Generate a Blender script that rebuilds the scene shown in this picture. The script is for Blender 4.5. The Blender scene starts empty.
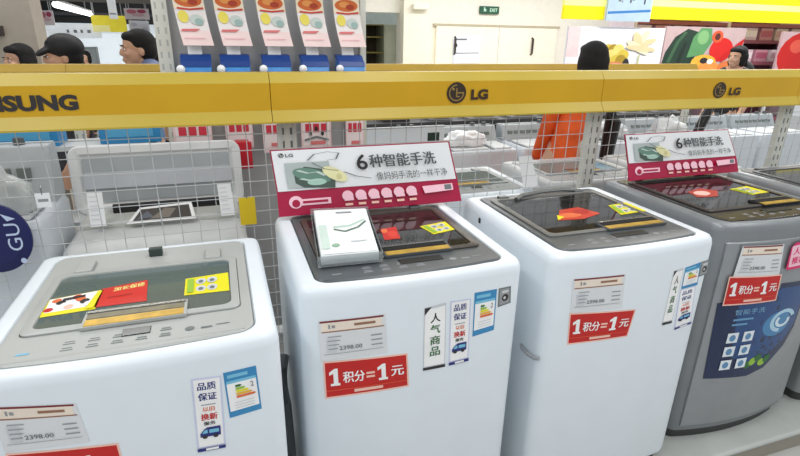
import bpy, bmesh, math, random
from mathutils import Vector, Matrix, noise
random.seed(7)
C = bpy.context.scene.collection
PI = math.pi

# ------------------------------------------------------------------ materials
def lin(c):
    c = c / 255.0
    return c / 12.92 if c <= 0.04045 else ((c + 0.055) / 1.055) ** 2.4
_m = {}
def M(rgb, rough=0.45, metal=0.0, var=0.05, scale=9.0, emit=0.0, coat=0.0):
    key = (rgb, rough, metal, var, scale, emit, coat)
    if key in _m: return _m[key]
    m = bpy.data.materials.new('paint_%d_%d_%d' % rgb); m.use_nodes = True
    nt = m.node_tree; b = nt.nodes['Principled BSDF']
    col = [lin(v) for v in rgb]
    tc = nt.nodes.new('ShaderNodeTexCoord'); nz = nt.nodes.new('ShaderNodeTexNoise')
    nz.inputs['Scale'].default_value = scale; nz.inputs['Detail'].default_value = 3
    rp = nt.nodes.new('ShaderNodeValToRGB')
    rp.color_ramp.elements[0].position = 0.3; rp.color_ramp.elements[1].position = 0.7
    rp.color_ramp.elements[0].color = [v * (1 - var) for v in col] + [1]
    rp.color_ramp.elements[1].color = [min(1, v * (1 + var)) for v in col] + [1]
    nt.links.new(tc.outputs['Object'], nz.inputs['Vector'])
    nt.links.new(nz.outputs['Fac'], rp.inputs['Fac'])
    nt.links.new(rp.outputs['Color'], b.inputs['Base Color'])
    b.inputs['Roughness'].default_value = rough; b.inputs['Metallic'].default_value = metal
    if coat: b.inputs['Coat Weight'].default_value = coat
    if emit:
        nt.links.new(rp.outputs['Color'], b.inputs['Emission Color']); b.inputs['Emission Strength'].default_value = emit
    _m[key] = m
    return m
def glass(rgb, op, name, rough=0.03, ior=1.5):
    m = bpy.data.materials.new(name); m.use_nodes = True; nt = m.node_tree
    for n in list(nt.nodes): nt.nodes.remove(n)
    out = nt.nodes.new('ShaderNodeOutputMaterial')
    tr = nt.nodes.new('ShaderNodeBsdfTransparent'); df = nt.nodes.new('ShaderNodeBsdfDiffuse'); gl = nt.nodes.new('ShaderNodeBsdfGlossy')
    mx = nt.nodes.new('ShaderNodeMixShader'); m2 = nt.nodes.new('ShaderNodeMixShader'); fr = nt.nodes.new('ShaderNodeFresnel')
    c = [lin(v) for v in rgb] + [1]
    tr.inputs['Color'].default_value = [0.75 + 0.25 * v for v in c[:3]] + [1]; df.inputs['Color'].default_value = c
    gl.inputs['Roughness'].default_value = rough; fr.inputs['IOR'].default_value = ior
    mx.inputs['Fac'].default_value = op
    nt.links.new(tr.outputs[0], mx.inputs[1]); nt.links.new(df.outputs[0], mx.inputs[2])
    nt.links.new(fr.outputs[0], m2.inputs['Fac']); nt.links.new(mx.outputs[0], m2.inputs[1]); nt.links.new(gl.outputs[0], m2.inputs[2])
    nt.links.new(m2.outputs[0], out.inputs['Surface'])
    return m
def tile_mat():
    m = bpy.data.materials.new('floor_tiles'); m.use_nodes = True; nt = m.node_tree; b = nt.nodes['Principled BSDF']
    tc = nt.nodes.new('ShaderNodeTexCoord'); br = nt.nodes.new('ShaderNodeTexBrick')
    br.offset = 0; br.inputs['Scale'].default_value = 1.0
    br.inputs['Brick Width'].default_value = 0.6; br.inputs['Row Height'].default_value = 0.6; br.inputs['Mortar Size'].default_value = 0.004
    br.inputs['Color1'].default_value = (.55, .55, .53, 1); br.inputs['Color2'].default_value = (.52, .52, .5, 1); br.inputs['Mortar'].default_value = (.3, .3, .3, 1)
    nt.links.new(tc.outputs['Object'], br.inputs['Vector']); nt.links.new(br.outputs['Color'], b.inputs['Base Color'])
    b.inputs['Roughness'].default_value = .25
    return m

WHITE = M((226, 234, 240), .3, var=.015)
OFFW = M((205, 208, 208), .45)
PAPER = M((240, 242, 244), .6, var=.02)
SILVER = M((152, 156, 159), .34, metal=.35, var=.03)
SILVER_D = M((88, 90, 93), .4, metal=.3, var=.03)
GREYP = M((172, 175, 172), .38, var=.03)
DGREY = M((84, 89, 92), .3, var=.05)
BLACK = M((16, 16, 17), .35)
DARK = M((38, 38, 40), .5)
STEEL = M((150, 152, 152), .25, metal=.9)
YEL = M((206, 160, 4), .4, var=.04, scale=4)
YEL_LIT = M((186, 162, 54), .4, var=.04, scale=4)  # paler rail yellow on sloped faces: the light they catch, painted in
RED = M((196, 22, 18), .45)
NAVY = M((14, 22, 84), .4)
RAIL_GLINT = M((196, 158, 60), .3, metal=.3, var=.25, scale=30)  # reflection of the yellow rail in the lid handle, painted as a strip
WIRE = M((196, 199, 199), .5)
POST = M((214, 214, 204), .5)

# ------------------------------------------------------------------ mesh helpers
def link(o, parent=None):
    C.objects.link(o)
    if parent is not None: o.parent = parent
    return o
def obj(name, bm, mats, parent=None, smooth=False, bevel=0.0, angle=35, seg=2):
    me = bpy.data.meshes.new(name); bm.normal_update(); bm.to_mesh(me); bm.free()
    for m in (mats if isinstance(mats, (list, tuple)) else [mats]): me.materials.append(m)
    o = link(bpy.data.objects.new(name, me), parent)
    if smooth:
        for p in me.polygons: p.use_smooth = True
        try: me.set_sharp_from_angle(angle=math.radians(angle))
        except Exception: pass
    if bevel:
        md = o.modifiers.new('bevel', 'BEVEL'); md.width = bevel; md.segments = seg; md.limit_method = 'ANGLE'
    return o
def tag(o, label, cat, group=None, kind=None):
    if label: o['label'] = label
    if cat: o['category'] = cat
    if group: o['group'] = group
    if kind: o['kind'] = kind
    return o
def thing(name, label, cat, loc=(0, 0, 0), rz=0, group=None):
    o = link(bpy.data.objects.new(name, None)); o.empty_display_size = .1
    o.location = loc; o.rotation_euler = (0, 0, rz)
    return tag(o, label, cat, group)
def copy_tree(o, parent=None):
    c = o.copy(); C.objects.link(c); c.parent = parent
    for ch in list(o.children): copy_tree(ch, c)
    return c
def box(bm, x0, x1, y0, y1, z0, z1, mi=0):
    v = [bm.verts.new((x, y, z)) for z in (z0, z1) for y in (y0, y1) for x in (x0, x1)]
    for f in ((0, 2, 3, 1), (4, 5, 7, 6), (0, 1, 5, 4), (2, 6, 7, 3), (0, 4, 6, 2), (1, 3, 7, 5)):
        bm.faces.new([v[i] for i in f]).material_index = mi
def boxbm(*a):
    bm = bmesh.new(); box(bm, *a); return bm
def tube(bm, pts, r, n=8, mi=0, cap=True):
    pts = [Vector(p) for p in pts]; rings = []
    rr = r if isinstance(r, (list, tuple)) else [r] * len(pts)
    for i, p in enumerate(pts):
        d = (pts[min(i + 1, len(pts) - 1)] - pts[max(i - 1, 0)]).normalized()
        a = d.cross(Vector((0, 0, 1)) if abs(d.z) < .9 else Vector((1, 0, 0))).normalized(); b = d.cross(a)
        rings.append([bm.verts.new(p + (a * math.cos(2 * PI * k / n) + b * math.sin(2 * PI * k / n)) * rr[i]) for k in range(n)])
    for A, B in zip(rings, rings[1:]):
        for k in range(n): bm.faces.new((A[k], A[(k + 1) % n], B[(k + 1) % n], B[k])).material_index = mi
    if cap:
        bm.faces.new(rings[0][::-1]).material_index = mi; bm.faces.new(rings[-1]).material_index = mi
def loft(bm, loops, cap0=False, cap1=False, mi=0):
    R = [[bm.verts.new(p) for p in L] for L in loops]
    n = len(R[0])
    for A, B in zip(R, R[1:]):
        for k in range(n): bm.faces.new((A[k], A[(k + 1) % n], B[(k + 1) % n], B[k])).material_index = mi
    if cap0: bm.faces.new(R[0][::-1]).material_index = mi
    if cap1: bm.faces.new(R[-1]).material_index = mi
    return R
def ell(bm, c, r, rot=None, u=20, v=14, mi=0):
    mat = Matrix.Translation(c) @ (rot.to_4x4() if rot else Matrix()) @ Matrix.Diagonal((r[0], r[1], r[2], 1))
    n0 = set(bm.faces)
    bmesh.ops.create_uvsphere(bm, u_segments=u, v_segments=v, radius=1, matrix=mat)
    for f in bm.faces:
        if f not in n0: f.material_index = mi
def prism_x(bm, prof, x0, x1, mis=None):
    A = [bm.verts.new((x0, y, z)) for y, z in prof]; B = [bm.verts.new((x1, y, z)) for y, z in prof]
    n = len(prof)
    for k in range(n):
        f = bm.faces.new((A[k], A[(k + 1) % n], B[(k + 1) % n], B[k]))
        if mis: f.material_index = mis[k]
    bm.faces.new(A[::-1]); bm.faces.new(B)
def section(w, d, rf, rr, b, z, cy=0.0, cx=0.0, n=7):
    """rounded rectangle, front (-y) bulging by b"""
    P = []
    for sx, sy, a0 in ((1, -1, -PI / 2), (1, 1, 0), (-1, 1, PI / 2), (-1, -1, PI)):
        r = rf if sy < 0 else rr
        ox, oy = sx * (w / 2 - r), sy * (d / 2 - r)
        for k in range(n):
            a = a0 + PI / 2 * k / (n - 1)
            P.append((ox + r * math.cos(a), oy + r * math.sin(a)))
    # front edge subdivisions (last corner ends at front-left, first starts front-right)
    x0, x1 = P[-1][0], P[0][0]
    for k in range(1, 12): P.append((x0 + (x1 - x0) * k / 12, -d / 2))
    out = []
    for x, y in P:
        if y < 0: y -= b * max(0, 1 - (2 * x / w) ** 2) * min(1, (-2 * y / d)) ** 3
        out.append((x + cx, y + cy, z))
    return out

# ------------------------------------------------------------------ lettering and cards
_t = {}
def text_geo(s, bold=0.0):
    if (s, bold) in _t: return _t[(s, bold)]
    cu = bpy.data.curves.new('t', 'FONT'); cu.body = s; cu.size = 1; cu.resolution_u = 3; cu.offset = bold; cu.fill_mode = 'FRONT'
    o = bpy.data.objects.new('t', cu); C.objects.link(o)
    me = bpy.data.meshes.new_from_object(o)
    vs = [(v.co.x, v.co.y) for v in me.vertices]; fs = [tuple(p.vertices) for p in me.polygons]
    bpy.data.objects.remove(o); bpy.data.curves.remove(cu); bpy.data.meshes.remove(me)
    if vs:
        x0 = min(v[0] for v in vs); x1 = max(v[0] for v in vs); y0 = min(v[1] for v in vs); y1 = max(v[1] for v in vs)
        vs = [((x - x0) / max(1e-6, x1 - x0), (y - y0) / max(1e-6, y1 - y0)) for x, y in vs]
    _t[(s, bold)] = (vs, fs)
    return vs, fs
class Card:
    """flat printed thing in u,v in 0..1; every item is one layer above the last"""
    def __init__(s): s.items = []; s.mats = []
    def mi(s, m):
        if m not in s.mats: s.mats.append(m)
        return s.mats.index(m)
    def poly(s, pts, m, up=1):
        s.items.append(('p', pts, s.mi(m), up)); return s
    def rect(s, x, y, w, h, m, up=1): return s.poly([(x, y), (x + w, y), (x + w, y + h), (x, y + h)], m, up)
    def oval(s, x, y, rx, ry, m, n=20, a0=0, up=1):
        ca, sa = math.cos(a0), math.sin(a0)
        return s.poly([(x + rx * math.cos(2 * PI * k / n) * ca - ry * math.sin(2 * PI * k / n) * sa, y + rx * math.cos(2 * PI * k / n) * sa + ry * math.sin(2 * PI * k / n) * ca) for k in range(n)], m, up)
    def arc(s, x, y, rx, ry, a0, a1, t, m, n=16):
        o = [(x + rx * math.cos(a0 + (a1 - a0) * k / n), y + ry * math.sin(a0 + (a1 - a0) * k / n)) for k in range(n + 1)]
        i = [(x + rx * (1 - t) * math.cos(a0 + (a1 - a0) * k / n), y + ry * (1 - t) * math.sin(a0 + (a1 - a0) * k / n)) for k in range(n + 1)]
        s.items.append(('q', (o, i), s.mi(m), 1)); return s
    def line(s, pts, w, m):
        o, i = [], []
        for k, p in enumerate(pts):
            a = pts[max(k - 1, 0)]; b = pts[min(k + 1, len(pts) - 1)]
            dx, dy = b[0] - a[0], b[1] - a[1]; l = math.hypot(dx, dy) or 1
            o.append((p[0] - dy / l * w, p[1] + dx / l * w)); i.append((p[0] + dy / l * w, p[1] - dx / l * w))
        s.items.append(('q', (o, i), s.mi(m), 1)); return s
    def text(s, t, x, y, w, h, m, bold=0.012):
        cjk = any(ord(ch) > 255 for ch in t)
        vs, fs = text_geo(t, 0.0 if cjk else bold)
        s.items.append(('t', ([(x + a * w, y + b * h) for a, b in vs], fs), s.mi(m), 1))
        if cjk and bold > .004:                                      # heavier strokes: the same glyphs printed again, slightly shifted
            d = bold * 1.3 * w / len(t)
            for dx, dy in ((d, 0), (-d, 0), (0, bold * h)): s.items.append(('t', ([(x + dx + a * w, y + dy + b * h) for a, b in vs], fs), s.mi(m), .2))
        return s
    def build(s, name, fn, parent=None, step=.0005, base=.0012, label=None):
        """fn(u, v, h) -> point, h is the height above the carrying surface"""
        bm = bmesh.new(); L = 0
        for kind, g, mi, up in s.items:
            L += up; h = base + L * step
            if kind == 't':
                V = [bm.verts.new(fn(u, v, h)) for u, v in g[0]]
                for f in g[1]:
                    try: bm.faces.new([V[i] for i in f]).material_index = mi
                    except ValueError: pass
            elif kind == 'q':
                A = [bm.verts.new(fn(u, v, h)) for u, v in g[0]]; B = [bm.verts.new(fn(u, v, h)) for u, v in g[1]]
                for k in range(len(A) - 1): bm.faces.new((A[k], A[k + 1], B[k + 1], B[k])).material_index = mi
            else:
                t = bmesh.new(); t.faces.new([t.verts.new((u, v, 0)) for u, v in g])
                t.normal_update(); bmesh.ops.triangulate(t, faces=t.faces)
                big = max(p[0] for p in g) - min(p[0] for p in g)
                if big > .25:
                    bmesh.ops.subdivide_edges(t, edges=t.edges, cuts=5 if big > .6 else 2, use_grid_fill=True)
                t.verts.index_update()
                V = [bm.verts.new(fn(v.co.x, v.co.y, h)) for v in t.verts]
                for f in t.faces: bm.faces.new([V[v.index] for v in f.verts]).material_index = mi
                t.free()
        o = obj(name, bm, s.mats, parent)
        if label: o['label'] = label
        return o
def quad_map(TL, TR, BR, BL, nrm):
    TL, TR, BR, BL, nrm = [Vector(q) for q in (TL, TR, BR, BL, nrm)]
    return lambda u, v, h: (BL * (1 - u) + BR * u) * (1 - v) + (TL * (1 - u) + TR * u) * v + nrm * h
def backed(name, TL, TR, BR, BL, nrm, th, m, parent=None):
    """a thin solid board behind a card"""
    bm = bmesh.new(); n = Vector(nrm).normalized()
    A = [Vector(p) for p in (TL, TR, BR, BL)]
    V = [bm.verts.new(p) for p in A] + [bm.verts.new(p - n * th) for p in A]
    bm.faces.new(V[:4]); bm.faces.new(V[4:][::-1])
    for k in range(4): bm.faces.new((V[k], V[4 + k], V[4 + (k + 1) % 4], V[(k + 1) % 4]))
    bmesh.ops.recalc_face_normals(bm, faces=bm.faces)
    return obj(name, bm, m, parent)

ink = dict(white=M((246, 246, 245), .5), pink=M((244, 196, 180), .5), red=RED, navy=M((34, 44, 120), .5), blue=M((52, 136, 188), .4),
           sky=M((120, 190, 220), .5), dk=M((44, 40, 40), .5), green=M((46, 104, 52), .5), orange=M((226, 110, 60), .5), brown=M((150, 108, 84), .5),
           maroon=M((120, 36, 44), .5), cream=M((238, 224, 208), .5), grey=M((150, 152, 154), .5), lgrey=M((204, 208, 212), .5), yel=M((232, 222, 20), .5),
           mag=M((168, 8, 62), .4), magl=M((250, 200, 214), .5), teal=M((84, 134, 122), .5), gry2=M((110, 118, 118), .5), lyel=M((238, 232, 140), .5),
           hot=M((222, 40, 110), .5), dgreen=M((34, 70, 50), .5), lime=M((150, 190, 60), .5))

def price_card():
    c = Card(); c.rect(0, 0, 1, 1, M((222, 224, 226), .25, var=.03)); c.rect(.04, .72, .9, .24, ink['cream']); c.rect(.02, .94, .95, .045, ink['maroon']); c.rect(.04, .7, .93, .03, ink['brown'])
    c.rect(.14, .79, .03, .1, ink['grey']).rect(.19, .8, .05, .07, ink['grey']); c.rect(.52, .81, .32, .06, ink['brown'])
    c.rect(.1, .2, .14, .34, ink['lgrey'])
    for k in range(3): c.rect(.76, .5 - .12 * k, .17, .03, ink['grey'])
    for k in range(4): c.rect(.12, .58 - .1 * k, .2 - .02 * k, .02, ink['grey'])
    c.text('2398.00', .28, .24, .34, .1, ink['gry2'], .01); c.rect(.06, .16, .88, .012, ink['grey'])
    return c
def one(x, y, w, h): return [(x + w * a, y + h * b) for a, b in ((.12, 0), (.95, 0), (.95, .14), (.78, .14), (.78, 1), (.5, 1), (.02, .8), (.02, .62), (.38, .72), (.38, .14), (.12, .14))]
def promo():
    c = Card(); c.rect(0, 0, 1, 1, ink['pink']); c.rect(.02, .045, .96, .91, RED)
    c.poly(one(.06, .33, .13, .46), ink['white']); c.text('积分', .22, .38, .25, .3, ink['white'], .02); c.text('=', .49, .45, .1, .16, ink['pink'], .02)
    c.poly(one(.62, .33, .13, .46), ink['white']); c.text('元', .79, .4, .15, .28, ink['white'], .02)
    c.rect(.02, .2, .96, .025, M((224, 80, 50), .5)); c.rect(.34, .1, .34, .08, ink['pink'])
    return c
def popular():
    c = Card(); c.rect(0, 0, 1, 1, ink['lgrey']); c.rect(.04, .06, .92, .9, ink['white']); c.poly([(.02, .88), (.02, .99), (.34, .99)], ink['dk'])
    for k, t in enumerate('人气商品'): c.text(t, .3, .74 - .175 * k, .44, .14, ink['dk'] if k == 0 else ink['green'], .02)
    c.rect(0, 0, 1, .045, ink['dk']); return c
def service():
    c = Card(); c.rect(0, 0, 1, 1, M((206, 210, 236), .5)); c.rect(.06, .06, .88, .92, ink['white'])
    c.text('品质', .18, .84, .62, .1, ink['navy'], .025); c.text('保证', .18, .7, .62, .1, ink['navy'], .025)
    c.rect(.25, .635, .5, .012, ink['grey']); c.text('以旧', .3, .55, .4, .06, ink['orange'], .02); c.text('换新', .22, .43, .56, .09, RED, .025)
    c.text('服务', .3, .36, .4, .05, ink['dk'], .02)
    c.poly([(.14, .2), (.14, .25), (.3, .31), (.4, .33), (.86, .33), (.86, .2)], ink['navy']); c.poly([(.2, .25), (.3, .295), (.4, .3), (.4, .25)], ink['sky'])
    c.oval(.3, .2, .09, .025, ink['dk']); c.oval(.68, .2, .09, .025, ink['dk']); c.rect(.46, .25, .34, .05, ink['sky'])
    c.rect(0, 0, 1, .045, ink['navy']); c.rect(.3, .008, .45, .03, ink['white']); return c
def energy():
    c = Card(); c.rect(0, 0, 1, 1, ink['blue']); c.rect(.05, .13, .9, .66, ink['white']); c.rect(.05, .74, .9, .06, ink['sky']); c.rect(.1, .86, .62, .07, ink['sky'])
    for k, m in enumerate((ink['green'], ink['lime'], ink['yel'], M((236, 180, 60), .5), ink['orange'])):
        y = .64 - .06 * k; w = .14 + .1 * k; c.poly([(.3, y), (.3 + w, y), (.3 + w + .06, y + .025), (.3 + w, y + .05), (.3, y + .05)], m)
    c.text('2', .76, .58, .1, .12, ink['grey'], .02)
    for k in range(3): c.rect(.22, .3 - .06 * k, .6, .014, ink['lgrey'])
    return c
def smallgrey():
    c = Card(); c.rect(0, 0, 1, 1, ink['gry2']); c.rect(.12, .08, .76, .84, ink['grey']); c.oval(.55, .42, .26, .2, ink['dk']); c.rect(.3, .7, .5, .12, ink['lgrey']); c.oval(.5, .42, .1, .08, ink['lgrey']); return c

def logo(c, x, y, rx, ry, dark, light):
    """round face emblem and the letters LG"""
    c.oval(x, y, rx, ry, dark, 28); c.arc(x, y, rx * .78, ry * .78, PI * .5, PI * 2.0, .14, light); c.rect(x, y - ry * .06, rx * .78, ry * .12, light)
    c.rect(x - rx * .06, y - ry * .4, rx * .12, ry * .85, light); c.rect(x - rx * .06, y - ry * .4, rx * .38, ry * .11, light); c.oval(x - rx * .36, y + ry * .36, rx * .13, ry * .13, light, 12)

# ------------------------------------------------------------------ washing machine
def washer(label, cx, cy, z0, w, d, h, b, bodym, panelm, panelv='dark', rz=0, group=None, ctrl=.11, rear=.03, tubm=None, op=.25, base_m=DARK, handle=(0, .21), lipm=None, side_handle=False, rim=.05, rc=.034):
    root = thing('washing_machine', label, 'washing machine', (cx, cy, z0), rz, group)
    S = lambda i, z, ii=None: section(w - 2 * i, d - 2 * i, max(.01, rc - i * .5), max(.01, .03 - i * .4), b, z)
    bm = bmesh.new(); loft(bm, [S(.02, 0), S(.02, .02), S(.014, .05)], cap0=True, cap1=True); obj('base', bm, base_m, root, smooth=True)
    pw, pd, pcy = w - 2 * rim, d - .03 - .035, -.0025
    P = lambda i, z: section(pw - 2 * i, pd - 2 * i, max(.015, .034 - i), max(.015, .03 - i), b * .9, z, cy=pcy)
    bm = bmesh.new()
    loft(bm, [S(.014, .045), S(.004, .05), S(0, .07), S(0, h - .03), S(.003, h - .014), S(.009, h - .004), S(.018, h), P(-.004, h), P(0, h - .006), P(.004, h - .02)])
    obj('body', bm, bodym, root, smooth=True, angle=50)
    # control panel with the lid opening
    fy = -d / 2 - b                                          # front at the centre
    y0 = fy + .03 + ctrl; y1 = d / 2 - .035 - rear           # lid span
    lw = pw - .05; lcy = (y0 + y1) / 2; ld = y1 - y0
    Lr = lambda i, z: section(lw - 2 * i, ld - 2 * i, .02, .02, 0.0, z, cy=lcy)
    bm = bmesh.new(); loft(bm, [P(.0015, h - .012), P(.0015, h - .001), P(.006, h + .002), Lr(0, h + .002), Lr(.002, h - .03)])
    cp = obj('control_panel', bm, panelm, root, smooth=True, angle=30)
    # tub under the glass
    bm = bmesh.new(); n = len(Lr(0, 0)); base = Lr(.004, h - .035)
    r = min(lw, ld) * .44
    ang = [math.atan2(p[1] - lcy, p[0]) for p in base]
    ring = lambda rr, z: [(rr * math.cos(a), lcy + rr * math.sin(a), z) for a in ang]
    loft(bm, [base, ring(r, h - .04), ring(r * .97, h - .06), ring(r * .97, h - .3), ring(r * .8, h - .38), ring(.02, h - .39)], cap1=True)
    obj('tub', bm, tubm or DARK, root, smooth=True, angle=40)
    # lid: frame > glass, handle
    zt = h + .004
    bm = bmesh.new(); loft(bm, [Lr(.0015, zt - .006), Lr(.0015, zt + .002), Lr(.005, zt + .004), Lr(.02, zt + .004), Lr(.022, zt - .004)])
    lid = obj('lid', bm, lipm or panelm, root, smooth=True, angle=30)
    bm = bmesh.new(); L0 = Lr(.0215, zt + .0005); bm.faces.new([bm.verts.new(p) for p in L0])
    gm = glass((122, 140, 138), op, 'lid_glass') if panelv == 'grey' else glass((70, 68, 66), op, 'lid_glass', .05, 1.85)
    obj('glass', bm, gm, lid)
    hx, hw = handle; hy = y0 + .005
    bm = bmesh.new()
    box(bm, hx - hw / 2, hx + hw / 2, hy - .012, hy + .06, zt, zt + .007, 0)
    box(bm, hx - hw / 2 + .006, hx + hw / 2 - .006, hy - .008, hy + .018, zt + .007, zt + .0085, 1)
    box(bm, hx - hw / 2 + .006, hx + hw / 2 - .006, hy + .022, hy + .044, zt + .007, zt + .0085, 2)
    box(bm, hx - hw / 2 + .003, hx + hw / 2 - .003, hy + .047, hy + .057, zt + .007, zt + .010, 3)
    obj('handle', bm, [panelm, RAIL_GLINT, M((12, 12, 12), .8) if panelv == 'dark' else M((110, 104, 80), .3, var=.3, scale=25), STEEL], lid)
    # controls printed on the panel
    pz = h + .002; cyc = fy + .03 + ctrl * .5
    c = Card(); tm = ink['gry2'] if panelv == 'grey' else ink['grey']; c.rect(0, 0, 1, 1, panelm)
    for k in range(5 if panelv == 'grey' else 4):
        for rrow in (0, 1):
            c.rect(.22 + .1 * k, .25 + .36 * rrow, .05, .07, tm); c.rect(.225 + .1 * k, .38 + .36 * rrow, .04, .06, tm)
    c.rect(.05, .36, .05, .09, ink['sky'] if panelv == 'grey' else tm); c.rect(.8, .4, .05, .1, tm); c.rect(.87, .5, .06, .05, tm); c.oval(.75, .5, .022, .13, tm)
    pr = c.build('panel_print', quad_map((-pw / 2 + .02, cyc + .03, pz), (pw / 2 - .02, cyc + .03, pz), (pw / 2 - .02, cyc - .035, pz), (-pw / 2 + .02, cyc - .035, pz), (0, 0, 1)), cp, base=.0003, step=.00004)
    bm = bmesh.new(); box(bm, -.02 if panelv == 'grey' else -.03, .035 if panelv == 'grey' else .1, cyc + .004, cyc + .034, pz, pz + .0025)
    obj('display', bm, M((22, 38, 36), .15) if panelv == 'grey' else BLACK, cp, bevel=.001)
    for s in (-1, 1):
        bm = bmesh.new(); box(bm, s * lw * .36 - .02, s * lw * .36 + .02, y1 - .006, y1 + rear * .5, h + .002, h + .012); obj('hinge', bm, panelm, root, bevel=.003)
    front = lambda x: -d / 2 - b * max(0, 1 - (2 * x / w) ** 2)
    def stick(card, name, quad, label=None, base=.0006):
        q = [(p[0] - cx, p[1] - z0) for p in quad]
        def fn(u, v, hh):
            x = (q[3][0] * (1 - u) + q[2][0] * u) * (1 - v) + (q[0][0] * (1 - u) + q[1][0] * u) * v
            z = (q[3][1] * (1 - u) + q[2][1] * u) * (1 - v) + (q[0][1] * (1 - u) + q[1][1] * u) * v
            return (x, front(x) - hh, z)
        return card.build(name, fn, root, step=.00012, base=base, label=label)
    def top(card, name, quad, label=None, parent=None, zz=None):
        q = [(p[0] - cx, p[1] - cy, zz or (zt + .0008)) for p in quad]
        return card.build(name, quad_map(*q, (0, 0, 1)), parent or lid, step=.0002, base=.0006, label=label)
    return root, stick, top, lid, dict(front=front, h=h, y1=y1)

Z0 = .10
# ---- first machine from the left
w1, st, tp, lid1, inf = washer('white top loader with pale grey control panel, nearest machine at left', -.225, 1.285, Z0, .59, .60, .95, .018, WHITE, GREYP, 'grey', ctrl=.115, rear=.13, op=.55, tubm=M((84, 92, 86), .35, metal=.2), handle=(0, .21), rim=.048)
st(price_card(), 'price_card', [(-0.4617, 0.9920), (-0.3237, 0.9735), (-0.3159, 0.8782), (-0.4617, 0.8841)])
st(promo(), 'promotion_sticker', [(-0.462, 0.881), (-0.267, 0.862), (-0.264, 0.758), (-0.459, 0.772)], 'red sticker with white lettering')
st(service(), 'service_sticker', [(-0.1146, 0.9815), (-0.0563, 0.9758), (-0.0649, 0.7895), (-0.1222, 0.7943)])
st(energy(), 'energy_label', [(-0.0521, 0.9807), (0.0152, 0.9817), (0.0190, 0.8670), (-0.0493, 0.8632)], 'blue and white energy label')
def sticker_food():
    c = Card(); c.rect(0, 0, 1, 1, ink['yel']); c.rect(.05, .2, .9, .78, ink['white'])
    for k in range(9): c.oval(.1 + .09 * k, .35 + .16 * ((k * 7) % 4), .09, .12, (RED, ink['orange'], ink['dk'], ink['white'], ink['pink'])[k % 5], 10)
    c.rect(.3, .74, .4, .12, ink['dk']); c.poly([(.8, .05), (.95, .05), (1, .9), (.92, .95)], ink['yel']); return c
def sticker_red():
    c = Card(); c.rect(0, 0, 1, 1, M((206, 24, 12), .4)); c.text('加长保修', .28, .72, .66, .2, ink['lyel'], .02); c.rect(.2, .4, .5, .06, M((170, 16, 10), .4)); return c
def sticker_yel():
    c = Card(); c.rect(0, 0, 1, 1, ink['yel'])
    for k in range(4): c.oval(.36 + .16 * (k % 2) * 1.6, .3 + .4 * (k // 2), .12, .17, ink['lgrey'], 12); c.oval(.36 + .16 * (k % 2) * 1.6, .28 + .4 * (k // 2), .06, .09, ink['gry2'], 8)
    c.rect(.06, .1, .14, .8, ink['lime']); return c
tp(sticker_food(), 'lid_sticker', [(-.431, 1.275), (-.318, 1.298), (-.318, 1.198), (-.425, 1.19)], 'white and yellow lid sticker with red shapes')
tp(sticker_red(), 'lid_sticker', [(-.322, 1.302), (-.222, 1.325), (-.212, 1.206), (-.322, 1.206)], 'red lid sticker')
tp(sticker_yel(), 'lid_sticker', [(-.131, 1.303), (-.027, 1.313), (-.026, 1.205), (-.130, 1.209)], 'yellow lid sticker')
bm = bmesh.new(); box(bm, -.01, .025, .2, .222, .952, .975); obj('lid_catch', bm, M((50, 64, 60), .4), w1, bevel=.003)
# ---- second machine
w2, st, tp, lid2, inf = washer('white top loader with dark panel, carrying a leaflet tray and pink display board', .46, 1.463, Z0, .648, .60, .95, .018, WHITE, DGREY, 'dark', ctrl=.115, rear=.045, op=.3, tubm=M((70, 66, 58), .35, metal=.2), handle=(.045, .21), lipm=M((72, 66, 58), .3), rim=.052)
st(price_card(), 'price_card', [(.180, .959), (.358, .957), (.365, .836), (.183, .836)])
st(promo(), 'promotion_sticker', [(.188, .835), (.423, .823), (.430, .710), (.190, .714)], 'red sticker with white lettering')
st(popular(), 'popularity_sticker', [(0.4679, 0.9574), (0.5327, 0.9643), (0.5396, 0.7534), (0.4709, 0.7543)])
st(service(), 'service_sticker', [(0.5456, 0.9648), (0.6095, 0.9629), (0.6154, 0.7565), (0.5515, 0.7545)])
st(energy(), 'energy_label', [(0.6202, 0.9785), (0.6932, 0.9775), (0.6951, 0.8425), (0.6232, 0.8356)], 'blue and white energy label')
st(smallgrey(), 'certification_sticker', [(0.6989, 0.9778), (0.7405, 0.9778), (0.7455, 0.9224), (0.7009, 0.9164)])
c = Card(); c.rect(0, 0, 1, 1, M((196, 36, 20), .4)); c.oval(.2, .8, .2, .2, ink['orange']); c.oval(.6, .4, .3, .3, M((214, 60, 40), .4)); tp(c, 'lid_sticker', [(.452, 1.51), (.508, 1.52), (.49, 1.415), (.438, 1.415)], 'red lid sticker')
tp(sticker_yel(), 'lid_sticker', [(.586, 1.500), (.700, 1.525), (.705, 1.444), (.603, 1.419)], 'yellow lid sticker')
bm = bmesh.new(); tube(bm, [(-.352, .1 - .22, .1), (-.352, -.05, .22), (-.352, .0, .38), (-.352, .06, .48), (-.34, .1, .5)], .018, 10); obj('drain_hose', bm, M((128, 131, 134), .5), w2, smooth=True)
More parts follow.
